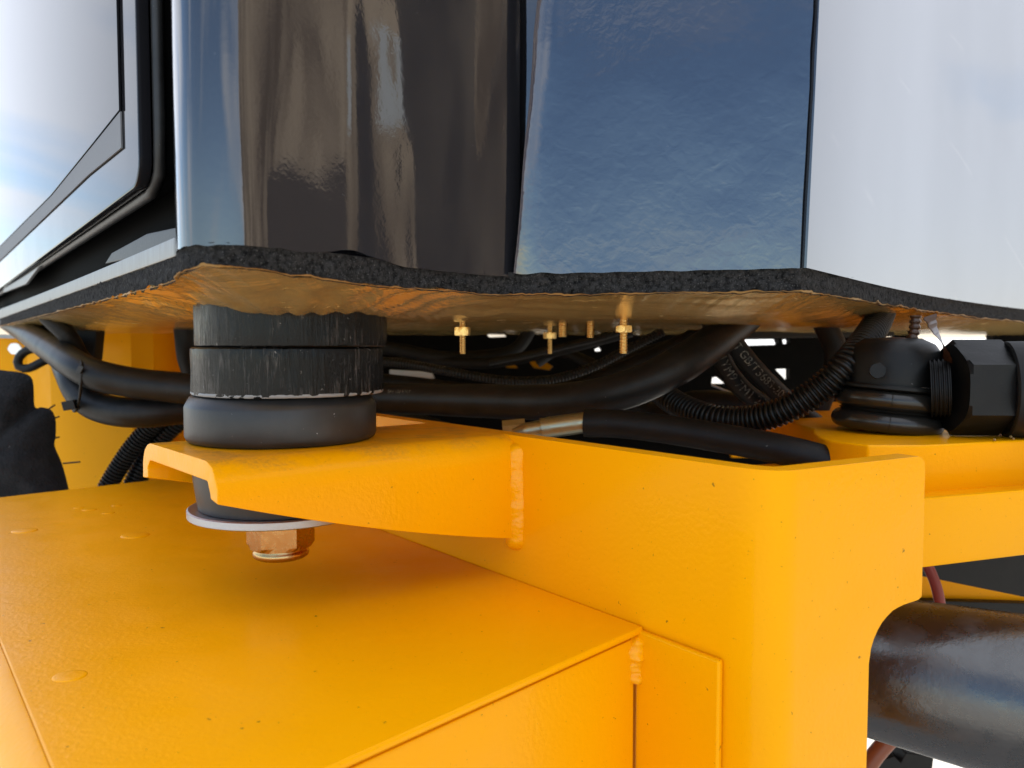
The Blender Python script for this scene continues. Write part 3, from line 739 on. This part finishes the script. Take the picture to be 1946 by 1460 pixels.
# ------------------------------------------------------------------ brass bolts hanging through the foil
def thread_tube(c, r, z0, z1, pitch=0.0017, seg=20):
    n = max(8, int((z0 - z1) / pitch * 6)); V = []; Fc = []
    for i in range(n + 1):
        z = z0 + (z1 - z0) * i / n
        for k in range(seg):
            a = 2 * pi * k / seg; ph = ((z0 - z) / pitch + a / (2 * pi)) % 1
            q = r * (1.02 - 0.24 * abs(2 * ph - 1)); 
            if i == n: q = r * 0.8
            V.append(Vector((c.x + q * cos(a), c.y + q * sin(a), z)))
    for i in range(n):
        for k in range(seg): a = i * seg + k; b = i * seg + (k + 1) % seg; Fc.append((a, b, b + seg, a + seg))
    Fc.append(tuple(range(seg - 1, -1, -1))); Fc.append(tuple(n * seg + k for k in range(seg)))
    return V, Fc
G = 'brass bolts hanging below the cab floor'
for px, ytop, n0, n1, yend, Y, wpx, wn_, lab, rt in (
    (879, 600, 622, 638, 673, 0.53, 12, 31, 'brass bolt with hex nut nearest the rubber mount', 0.3),
    (1045, 622, 632, 644, 673, 0.66, 9, 25, 'thin brass bolt with small nut between the others', 0.0),
    (1069, 600, 0, 0, 641, 0.56, 16, 0, 'short bare brass stud end beside the thin bolt', 0),
    (1122, 600, 0, 0, 642, 0.56, 15, 0, 'short bare brass stud end right of its twin', 0),
    (1185, 598, 619, 632, 672, 0.48, 16, 34, 'longest brass bolt with hex nut, nearest the side plate corner', 0.52)):
    c = at(px, n0 or 620, Y); zz = lambda y: at(px, y, Y).z
    t = thing('brass_bolt', lab, 'bolt', (c.x, c.y, 0.017), G)
    V, Fc = thread_tube(c, wpx * Y / F / 2, 0.0175, zz(yend)); mesh('threaded_shank', V, Fc, m_brass, t, ang=70)
    if wn_:
        V, Fc = hexprism(Vector((c.x, c.y, 0)), wn_ * Y / F / 2, zz(n1), zz(n0), rot=rt, ch=0.12); mesh('hex_nut', V, Fc, m_brass, t, ang=28)

# ------------------------------------------------------------------ hoses and conduits
h1, p1 = hose('hose', [(-20, 590, 1.30), (35, 622, 1.05), (70, 645, .88), (105, 668, .78), (140, 692, .72), (180, 712, .70), (240, 726, .70), (330, 737, .70), (450, 746, .70), (560, 752, .70), (740, 757, .70), (900, 762, .64), (1060, 764, .59), (1180, 744, .565), (1280, 700, .565), (1370, 640, .60), (1430, 590, .65), (1450, 570, .68)], 0.0136, m_hose,
     'thick black hose sagging behind the rubber mount and rising to the right', lump=0.03)
h2, p2 = hose('hose', [(70, 600, 1.1), (108, 650, .90), (132, 705, .76), (155, 750, .73), (195, 776, .72), (260, 785, .71), (330, 780, .72), (400, 772, .74), (480, 768, .78), (600, 778, .82), (760, 800, .92), (900, 840, .95)], 0.0136, m_hose,
     'second thick black hose, curving below the first left of the mount', lump=0.03)
for p_, tx in ((p1, 0), (p2, 0)): pass
# mould line speckle on both hoses: narrow seam
# cable tie round the two hoses
tie = thing('cable_tie', 'black cable tie round the two thick hoses at the left', 'cable tie', at(146, 720, .71))
loop = [(150, 672, .715), (156, 694, .69), (154, 730, .69), (150, 762, .70), (142, 782, .72), (134, 765, .75), (130, 730, .755), (134, 696, .74), (150, 672, .715)]
V, Fc = tube(catmull(route(loop), 6), 0.0013, 8); mesh('strap', V, Fc, m_hose2, tie, ang=60)
V, Fc = box(at(134, 770, .705), (0.0055, 0, 0.001), (0, 0.004, 0), (-.001, 0, 0.004)); mesh('tie_head', V, Fc, m_hose2, tie, bevel=0.0006)
V, Fc = box(at(152, 702, .685), (0.0018, 0, 0.003), (0, 0.001, 0), (-.002, 0, 0.001)); mesh('strap_end', V, Fc, m_rub, tie, bevel=0.0003)
hose('cable', [(118, 655, .92), (90, 662, .92), (55, 665, .92), (36, 680, .92), (36, 697, .92), (55, 700, .92), (80, 688, .92), (112, 672, .92), (140, 650, .92)], 0.0050, m_hose, 'thin black cable looped at the far left below the foil', 'cable')
hose('hose', [(90, 600, .76), (130, 640, .76), (165, 690, .78), (240, 712, .8), (330, 722, .82), (420, 725, .84), (520, 720, .85)], 0.0085, m_hose2, 'thinner black hose tucked above and behind the two thick hoses')
conduit('conduit', [(345, 770, .93), (300, 800, .93), (260, 840, .93), (228, 885, .93), (200, 935, .93), (185, 985, .93)], 0.0112, 0.0042, m_cond, 'corrugated conduit dropping behind the deck, the left one of the pair', 'corrugated conduits behind the deck')
conduit('conduit', [(385, 770, .95), (345, 795, .95), (303, 835, .95), (272, 885, .95), (250, 935, .95), (235, 985, .95)], 0.0130, 0.0048, m_cond, 'corrugated conduit dropping behind the deck, the one nearest the bracket', 'corrugated conduits behind the deck')
# round dark fitting behind the mount at its left
hose('hose', [(352, 590, .78), (356, 640, .78), (362, 685, .79), (385, 730, .8), (440, 760, .82)], 0.012, m_hose2, 'dark hose rising into the floor just left of the mount')

# middle
hc = thing('hydraulic_hose', 'dark hose with a metal crimp fitting lying behind the side plate edge', 'hose', at(1060, 805, .52))
V, Fc = tube(resample(route([(1028, 815, .535), (1112, 803, .535)]), 0.001), 0.0072, 40); mesh('crimp_sleeve', V, Fc, m_olive, hc, ang=50)
V, Fc = tube(resample(route([(975, 826, .54), (1000, 820, .54), (1022, 816, .54), (1034, 814, .54)]), .002), lambda i, p: 0.0036 + 0.0006 * min(i, 4), 24); mesh('fitting_stem', V, Fc, m_olive, hc, ang=50)
V, Fc = tube(resample(route([(955, 812, .56), (998, 808, .56)]), .002), 0.005, 6); mesh('fitting_nut', V, Fc, m_olive, hc, ang=30)
hose('hose_body', [(1110, 804, .535), (1180, 806, .53), (1280, 818, .52), (1400, 838, .505), (1500, 858, .49), (1620, 890, .48)], 0.0096, m_hose2, parent=hc)
conduit('conduit', [(1215, 720, .64), (1250, 742, .62), (1290, 770, .60), (1350, 793, .575), (1420, 797, .56), (1490, 780, .545), (1560, 738, .535), (1610, 690, .53), (1650, 640, .55), (1668, 610, .575), (1680, 580, .60)], 0.0100, 0.0036, m_cond, 'large corrugated conduit sweeping up to the cab floor at the right')
conduit('conduit', [(1250, 735, .66), (1275, 775, .66), (1310, 812, .67), (1370, 845, .7)], 0.0034, 0.0026, m_cond, 'thin corrugated conduit dropping steeply below the thick hose')
conduit('conduit', [(560, 680, .8), (740, 688, .78), (850, 706, .76), (950, 722, .76), (1040, 722, .76), (1120, 700, .76), (1200, 660, .76), (1260, 630, .76)], 0.0046, 0.0032, m_cond, 'long thin corrugated conduit above the thick hose')
conduit('conduit', [(930, 690, .86), (1010, 674, .84), (1090, 655, .82), (1150, 640, .80), (1230, 615, .80)], 0.003, 0.0026, m_cond, 'thinnest corrugated conduit rising behind the brass bolts')
for i, (P_, r_, lab) in enumerate((
    ([(560, 640, .95), (740, 662, .95), (850, 680, .95), (960, 672, .95), (1000, 640, .95), (1010, 600, .95)], 0.008, 'black cable bending upward behind the first brass bolt'),
    ([(560, 690, 1.0), (700, 690, .98), (830, 688, .95), (930, 690, .93), (1050, 668, .9), (1200, 630, .9)], 0.0065, 'smooth thin black hose just above the corrugated one'),
    ([(560, 716, .9), (740, 726, .86), (900, 744, .84), (1050, 745, .82), (1160, 712, .8), (1300, 650, .78), (1380, 600, .77)], 0.0085, 'black hose running right above the thickest one'),
    ([(1080, 725, .9), (1160, 700, .88), (1240, 672, .86), (1340, 645, .84), (1420, 620, .84)], 0.0095, 'black hose crossing behind the longest brass bolt'),
    ([(1020, 690, 1.0), (1060, 668, 1.0), (1120, 690, .98), (1170, 720, .96), (1230, 745, .94)], 0.007, 'black cable crossing the gap behind the bolts'),
    ([(1240, 790, .75), (1330, 770, .75), (1400, 775, .75), (1500, 800, .75), (1580, 840, .75)], 0.014, 'dull black hose under the corrugated conduit'),
    ([(1180, 770, .7), (1260, 800, .7), (1340, 822, .7), (1420, 840, .7)], 0.012, 'short dull hose behind the crimp fitting'),
    ([(1560, 600, .7), (1590, 680, .7), (1560, 760, .7), (1530, 840, .7)], 0.010, 'dark hose dropping behind the printed hoses'))):
    hose('hose' if 'hose' in lab else 'cable', P_, r_, m_hose2, lab, 'hose' if 'hose' in lab else 'cable')

# printed hoses
def print_on(hpts, r, text, size, s0, parent, ang0, flip=1, name='hose_lettering', stretch=1.0):
    cu = bpy.data.curves.new('lettering', 'FONT'); cu.body = text; cu.size = 1.0; cu.resolution_u = 3
    tob = bpy.data.objects.new('lettering', cu); COL.objects.link(tob)
    dg = bpy.context.evaluated_depsgraph_get(); me = bpy.data.meshes.new_from_object(tob.evaluated_get(dg))
    COL.objects.unlink(tob); bpy.data.objects.remove(tob)
    bm = bmesh.new(); bm.from_mesh(me); bmesh.ops.triangulate(bm, faces=bm.faces)
    es_ = [e for e in bm.edges if e.calc_length() > 0.12]
    bmesh.ops.subdivide_edges(bm, edges=es_, cuts=2)
    T, N = frames(hpts)
    cum = [0]
    for a, b in zip(hpts, hpts[1:]): cum.append(cum[-1] + (b - a).length)
    for v in bm.verts:
        s = s0 + v.co.x * size * stretch; hgt = (v.co.y - 0.35) * size
        i = 0
        while i < len(cum) - 2 and cum[i + 1] < s: i += 1
        t = (s - cum[i]) / (cum[i + 1] - cum[i]); c = hpts[i].lerp(hpts[i + 1], t); T_ = T[i].lerp(T[i + 1], t).normalized()
        toc = (-c); toc = (toc - T_ * toc.dot(T_)).normalized(); side = T_.cross(toc)      # toc: towards the viewer side of the hose
        if side.z < 0: side = -side
        a = ang0 + hgt / r
        v.co = c + (toc * cos(a) + side * sin(a)) * (r + 0.00012)
    bm.to_mesh(me); bm.free()
    return link(name, me, m_print, parent, label='pale printed lettering')
for (P_, r_, txt, lab, s0, size) in (
    ([(1350, 560, .60), (1378, 622, .60), (1402, 662, .605), (1440, 708, .61), (1485, 752, .62), (1530, 790, .63), (1600, 840, .65)], 0.0076, 'ST GB/T3683-20', 'black braided hose printed GB/T3683-20, the upper of two', 0.036, 0.0092),
    ([(1345, 590, .62), (1362, 650, .62), (1380, 700, .625), (1420, 748, .63), (1470, 778, .64), (1530, 812, .65), (1600, 850, .67)], 0.0076, 'S1YM9 7M1 2SN', 'black braided hose with smeared lettering, the lower of two', 0.030, 0.0100)):
    pts = resample(catmull(route(P_), 14), 0.004)
    t = thing('hydraulic_hose', lab, 'hose', pts[0], 'printed hydraulic hoses')
    V, Fc = tube(pts, r_, 24); mesh('hose_body', V, Fc, m_hose2, t, ang=60)
    print_on(pts, r_, txt, size, s0, t, 0.15)
# print on the thick hose
cum = 0
print_on(p1, 0.0139, 'SAE 100 R2AT', 0.0048, 1.05, h1, 0.45)

# ------------------------------------------------------------------ right-hand bellows mount
tl = Matrix.Rotation(radians(5), 3, 'Y')
BC = at(1682, 836, 0.53); BC.z = atz(1682, 820, -0.058).z
bell = thing('rubber_mount', 'black bellows mount with two fat rings on the yellow block at the right', 'mount', BC)
def px2(v): return v * 0.53 / F
def ring(zc, R, rt_, n=14): return [(R + rt_ * cos(a), zc + rt_ * sin(a)) for a in [-pi / 2 + pi * k / n for k in range(n + 1)]]
rt_ = 0.0062
pr = [(0.001, 0.0)] + ring(rt_ + .0003, 0.0286, rt_) + [(0.0305, 2 * rt_ + 0.0012)] + ring(3 * rt_ + 0.0026, 0.0284, rt_) + [(0.027, 4 * rt_ + .0032), (0.001, 4 * rt_ + .0032)]
V, Fc = lathe(BC, pr, 96, tilt=tl); mesh('bellows', V, Fc, m_bell, bell, ang=60)
pts = [BC + tl @ Vector((q[0] * cos(radians(-112)) * 1.006, q[0] * sin(radians(-112)) * 1.006, q[1])) for q in pr[1:-2]]
V, Fc = tube(pts, 0.0004, 6); mesh('mould_seam', V, Fc, m_bell, bell, ang=80)
V, Fc = lathe(BC, [(0.001, .0275), (0.0325, .0275), (0.0340, .0285), (0.0340, .0300), (0.033, .031), (0.001, .031)], 96, tilt=tl); mesh('clamp_ring', V, Fc, m_dark, bell, ang=40)
V, Fc = lathe(BC + Vector((0.003, 0, 0)), [(0.001, .0308), (0.0305, .0308), (0.0308, .045), (0.0300, .047), (0.0300, .052), (0.0260, .058), (0.018, .062), (0.001, .063)], 96); mesh('housing', V, Fc, m_dark, bell, ang=40)
bc = at(1667, 706, 0.498)
V, Fc = hexprism(bc, 0.0052, 0, 0.006, rot=0.3, axis=Vector((-0.35, -0.9, 0.1)).normalized()); mesh('bolt_head', V, Fc, m_dark, bell, ang=30)
# hydraulic coupling at the far right
cp = thing('hydraulic_coupling', 'black hex coupling and pipe at the right edge beside the bellows mount', 'coupling', at(1850, 735, .50))
ax = Vector((1, -0.06, 0)).normalized()
def axtube(a, b, r, name, mat, n=40, parent=cp): V, Fc = tube([a, a.lerp(b, .02), a.lerp(b, .98), b], lambda i, p: r * (0.96 if i in (0, 3) else 1), n); return mesh(name, V, Fc, mat, parent, ang=35)
V, Fc = hexprism(at(1803, 737, .50), 0.0305, 0, 0.0325, rot=radians(30) , ch=0.05, axis=ax); mesh('hex_body', V, Fc, m_dark, cp, ang=28)
nk = resample([at(1768, 738, .505), at(1806, 737, .50)], 0.0006)
V, Fc = tube(nk, lambda i, p: 0.0185 if i % 4 < 2 else 0.0172, 36); mesh('threaded_neck', V, Fc, m_dark, cp, ang=50)
axtube(at(1906, 740, .495), at(2100, 740, .48), 0.030, 'pipe_end', m_dark)
# spiral wrap and loose strap above the bellows
conduit('spiral_wrap', [(1740, 600, .52), (1738, 625, .52), (1733, 645, .52), (1722, 668, .52)], 0.0036, 0.0036, m_brp, 'brown spiral wrapped cable end above the bellows mount')
cl = catmull(route([(1768, 600, .50), (1776, 625, .495), (1790, 648, .49), (1799, 668, .49), (1803, 688, .495)]), 10); V = []; Fc = []
for i, p in enumerate(cl):
    t = i / (len(cl) - 1); an = 0.5 + 1.4 * t; wd = 0.0056 * (1 - 0.35 * t) * (1 + 0.12 * sin(i * 1.1)); u_ = Vector((cos(an), sin(an) * 0.8, 0.25)) * wd
    V += [p - u_, p + u_, p + u_ + Vector((0, .0009, 0)), p - u_ + Vector((0, .0009, 0))]
for i in range(len(cl) - 1):
    for k in range(4): a_ = i * 4 + k; b_ = i * 4 + (k + 1) % 4; Fc.append((a_, b_, b_ + 4, a_ + 4))
tag(mesh('tape_strip', V, Fc, m_brp, loc=at(1785, 640, .49), ang=60), 'twisted strip of dark brown tape hanging above the coupling', 'tape')

# ------------------------------------------------------------------ yellow block and channel at the right
blk = thing('yellow_block', 'yellow steel block and channel behind the side plate at the right', 'machine block', at(1700, 900, .5))
ZK = -0.058
def a2(px, py, z): p = atz(px, py, z); return p
bA = a2(1548, 819, ZK); 
poly = [Vector((0.60, 0.80, ZK)), Vector((0.205, 0.80, ZK)), a2(1546, 815, ZK), a2(1546, 822, ZK), a2(1556, 830, ZK), a2(1580, 838, ZK), a2(1650, 846, ZK), a2(1760, 846, ZK), a2(1946, 836, ZK), a2(2080, 828, ZK)]
V, Fc = prism(poly, (0, 0, -0.032)); mesh('block_body', V, Fc, m_yel, blk, bevel=0.0016, seg=3)
ZF = -0.0815
g0 = atz(1700, 952, ZF); g1_ = atz(1946, 931, ZF); ug = (g1_ - g0).normalized(); ng = Vector((-ug.y, ug.x, 0)); 
g0 = g0 - ug * 0.01; g1_ = g0 + ug * 0.45
V, Fc = prism([g0, g1_, g1_ + Vector((0, 0, -0.0375)), g0 + Vector((0, 0, -0.0375))], ng * 0.004); mesh('channel_flange', V, Fc, m_yel, blk, bevel=0.001)
V, Fc = prism([g0 + ng * 0.004, g1_ + ng * 0.004, g1_ + ng * 0.15, g0 + ng * 0.15], (0, 0, -0.004)); 
V = [v + Vector((0, 0, -0.004)) for v in V]; mesh('channel_web', V, Fc, m_yel, blk, smooth=False)
# grit on the block
for px, py, r_ in ((1890, 838, .0009), (1921, 833, .0011), (1926, 836, .0008), (1760, 640, .0008)):
    if py < 700: continue
    c = atz(px, py, ZK + .0004); V, Fc = lathe(c, [(r_ * .3, 0), (r_, r_ * .5), (r_ * .8, r_ * 1.3), (r_ * .2, r_ * 1.7)], 6); tag(mesh('grit', V, Fc, m_foiledge, loc=c, smooth=False), {1890: 'lone crumb of brown dirt on the yellow block top', 1921: 'left one of two touching dirt crumbs near the right edge', 1926: 'right one of two touching dirt crumbs near the right edge'}[px], 'dirt crumb', 'dirt crumbs on the yellow block')

# black hydraulic cylinder
cy0 = at(1650, 1262, .475); cy1 = at(1946, 1326, .435); dcy = (cy1 - cy0)
cyl = thing('hydraulic_cylinder', 'large glossy black tube emerging from behind the notched side plate', 'cylinder', cy0)
pts = resample([cy0 - dcy * 0.6, cy0, cy1, cy0 + dcy * 1.9], 0.004)
V, Fc = tube(pts, lambda i, p: 0.0418 + 0.0042 * (p - cy0).dot(dcy) / dcy.dot(dcy), 72); mesh('cylinder_tube', V, Fc, m_cyl, cyl, ang=40)
# things behind the channel on the right
V, Fc = prism([at(*q) for q in ((1700, 1075, .66), (2050, 1030, .66), (2050, 1165, .66), (1946, 1135, .66), (1700, 1085, .66))], (0, 0.03, 0)); o = mesh('support_bar', V, Fc, m_dark, loc=at(1850, 1100, .66), bevel=0.001); tag(o, 'black bar under the yellow channel at the right', 'bar')
V, Fc = prism([at(*q) for q in ((1700, 1080, .75), (2050, 1080, .75), (2050, 1185, .75), (1700, 1152, .75))], (0, 0.01, 0)); o = mesh('yellow_bar', V, Fc, m_yel_far, loc=at(1850, 1130, .75), bevel=0.001); tag(o, 'yellow strip seen between black bar and black cylinder', 'bar')
V, Fc = prism([at(*q) for q in ((1700, 1140, .74), (2050, 1150, .74), (2050, 1400, .74), (1700, 1300, .74))], (0, 0.01, 0)); o = mesh('shield_plate', V, Fc, m_dark, loc=at(1850, 1250, .74), bevel=0.001); tag(o, 'dark plate behind the large black cylinder', 'plate')
hose('cable', [(1755, 1060, .60), (1772, 1095, .60), (1782, 1125, .60), (1790, 1170, .60)], 0.0040, m_red, 'red cable just right of the side plate', 'cable')
hose('hose', [(1720, 1370, .62), (1690, 1405, .62), (1660, 1440, .62), (1630, 1490, .62)], 0.0068, m_or, 'reddish brown hose in the gap at the bottom right')
V, Fc = prism([at(*q) for q in ((1655, 1475, .7), (1675, 1446, .7), (1700, 1438, .7), (1712, 1450, .7), (1722, 1432, .7), (1775, 1438, .7), (1768, 1500, .7), (1655, 1500, .7))], (0, 0.02, 0)); o = mesh('clamp_block', V, Fc, m_dark, loc=at(1720, 1460, .7), bevel=0.001); tag(o, 'dark clamp below the black cylinder at the bottom', 'clamp')

# ------------------------------------------------------------------ things at the back left
yb = thing('rear_chassis', 'yellow folded rear plate behind the hoses at the left', 'machine frame', at(200, 900, 1.0))
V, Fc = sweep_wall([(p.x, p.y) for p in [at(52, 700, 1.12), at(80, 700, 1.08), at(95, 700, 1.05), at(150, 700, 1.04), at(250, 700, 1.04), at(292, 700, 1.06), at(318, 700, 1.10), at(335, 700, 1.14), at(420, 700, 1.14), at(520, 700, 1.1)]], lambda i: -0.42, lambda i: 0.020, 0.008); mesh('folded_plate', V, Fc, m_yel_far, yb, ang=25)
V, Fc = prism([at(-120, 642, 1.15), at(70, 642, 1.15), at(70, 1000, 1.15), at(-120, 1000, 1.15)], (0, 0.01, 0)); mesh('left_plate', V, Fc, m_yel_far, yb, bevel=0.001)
V, Fc = prism([at(-120, 633, 1.12), at(66, 637, 1.12), at(66, 644, 1.12), at(-120, 641, 1.12)], (0, 0.01, 0)); mesh('edge_strip', V, Fc, m_alu, yb)
V, Fc = hexprism(at(30, 663, 1.12), 0.009, 0, 0.008, axis=Vector((0.4, -1, 0)).normalized()); mesh('bolt_head', V, Fc, m_bolt, yb, ang=30)
V, Fc = prism([at(*q) for q in ((88, 600, .86), (186, 600, .86), (178, 686, .86), (150, 690, .86))], (0, 0.02, 0)); tag(mesh('rubber_block', V, Fc, m_dark, loc=at(140, 640, .86), bevel=0.002), 'black block hanging behind the left hoses under the foil', 'block')
# fabric shroud
poly = [(-60, 690), (0, 703), (40, 708), (62, 722), (66, 772), (80, 774), (98, 780), (106, 800), (106, 830), (104, 848), (118, 882), (131, 932), (138, 990), (-60, 1000)]
V = []; Fc = []; ctr = at(20, 850, .86); n = len(poly); rings_ = 10
pp = catmull([at(x_, y_, .86) for x_, y_ in poly], 4); n = len(pp)
for j in range(rings_ + 1):
    t = j / rings_
    for p in pp:
        q = ctr.lerp(p, 1 - t * 0.999); q = q + Vector((0, -0.035 * (1 - (1 - t) ** 3) + 0.010 * fn(q, 28) * min(1, t * 4) , 0)); V.append(q)
for j in range(rings_):
    for k in range(n): a = j * n + k; b = j * n + (k + 1) % n; Fc.append((a, b, b + n, a + n))
sh = thing('fabric_shroud', 'crumpled black cloth shroud at the left edge behind the deck', 'shroud', ctr)
mesh('cloth', V, Fc, m_cloth, sh, ang=80)
for a, b in (((120, 881), (152, 878)), ((92, 778), (104, 770)), ((100, 796), (112, 792)), ((102, 833), (112, 831))):
    V, Fc = tube(route([(*a, .855), (*b, .85)]), 0.0009, 8); mesh('wire_end', V, Fc, m_cond, sh)

# ------------------------------------------------------------------ near-black sheet with openings, standing in for deep shade at the back
YB = 1.25
def opening(pts): return [at(x_, y_, YB) for x_, y_ in pts]
ops = [[(922, 634), (955, 632), (962, 640), (930, 641)], [(1404, 646), (1478, 645), (1481, 655), (1410, 657)], [(1487, 646), (1501, 644), (1502, 653), (1489, 655)],
       [(1474, 702), (1501, 701), (1501, 722), (1492, 721)], [(1352, 730), (1354, 718), (1365, 716), (1382, 730)], [(1416, 706), (1422, 704), (1424, 709), (1418, 710)],
       [(1165, 676), (1199, 678), (1190, 689), (1166, 686)], [(1204, 650), (1222, 646), (1216, 656)], [(1130, 664), (1140, 660), (1144, 667), (1132, 668)], [(1088, 658), (1096, 657), (1100, 664)],
       [(1673, 641), (1705, 636), (1705, 643), (1675, 643)], [(1735, 636), (1886, 630), (1890, 655), (1800, 690), (1750, 672)],
       [(948, 690), (975, 690), (985, 700), (965, 700)], [(1003, 684), (1030, 685), (1052, 697), (1045, 704), (1015, 700)], [(1348, 752), (1380, 753), (1385, 760), (1352, 760)],
       [(1405, 812), (1470, 810), (1545, 855), (1440, 840)]]
eng = thing('shade_backing', 'near-black shade-imitating bulkhead with small openings far behind the hoses', 'backdrop', (0.2, YB, -0.4))
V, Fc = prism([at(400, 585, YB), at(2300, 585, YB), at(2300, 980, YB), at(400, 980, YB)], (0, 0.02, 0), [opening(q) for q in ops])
mesh('shade_sheet', V, Fc, m_void, eng, smooth=False)
# yellow beam beyond some openings
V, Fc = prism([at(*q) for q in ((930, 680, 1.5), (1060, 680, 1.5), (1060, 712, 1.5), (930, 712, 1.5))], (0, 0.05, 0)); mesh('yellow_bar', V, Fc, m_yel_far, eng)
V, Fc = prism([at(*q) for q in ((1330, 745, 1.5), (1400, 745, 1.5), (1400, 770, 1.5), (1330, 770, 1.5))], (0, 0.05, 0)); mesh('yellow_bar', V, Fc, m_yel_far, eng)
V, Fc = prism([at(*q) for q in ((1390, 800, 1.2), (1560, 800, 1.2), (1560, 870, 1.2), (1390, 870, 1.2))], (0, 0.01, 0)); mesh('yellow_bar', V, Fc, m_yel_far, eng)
for dx in (0, 10): V, Fc = tube(route([(1468 + dx, 800, 1.1), (1485 + dx, 850, 1.1)]), 0.003, 12); mesh('steel_pipe', V, Fc, m_bolt, eng)
# cross bar under the foil
V, Fc = prism([at(*q) for q in ((1370, 628, .95), (1700, 628, .95), (1700, 640, .95), (1370, 643, .95))], (0, 0.03, 0)); tag(mesh('cross_bar', V, Fc, m_dark, loc=at(1540, 634, .95), bevel=0.001), 'black cross bar just under the foil at the right', 'bar')
V, Fc = tube(route([(1352, 732, .78), (1412, 756, .78)]), 0.0011, 10); tag(mesh('metal_rod', V, Fc, m_zinc, loc=at(1380, 744, .78)), 'thin grey rod beside the printed hoses', 'rod')
V, Fc = prism([at(*q) for q in ((740, 702, .95), (820, 707, .95), (826, 720, .95), (740, 722, .95))], (0, 0.01, 0)); tag(mesh('grey_bracket', V, Fc, m_zinc, loc=at(780, 712, .95), bevel=0.001), 'small pale grey bracket right behind the rubber mount', 'bracket')

# unseen plate added to keep ground light off the underside
V, Fc = prism([Vector(q) for q in ((-1.5, 1.25, -0.44), (-0.9, 0.9, -0.44), (0.30, 0.62, -0.44), (0.30, 2.5, -0.44), (-1.5, 2.5, -0.44))], (0, 0, 0.008)); tag(mesh('ground_light_blocker', V, Fc, m_dark, loc=(-0.3, 1.5, -0.44), smooth=False), 'unseen dark plate added to block light bouncing off the ground', 'plate')
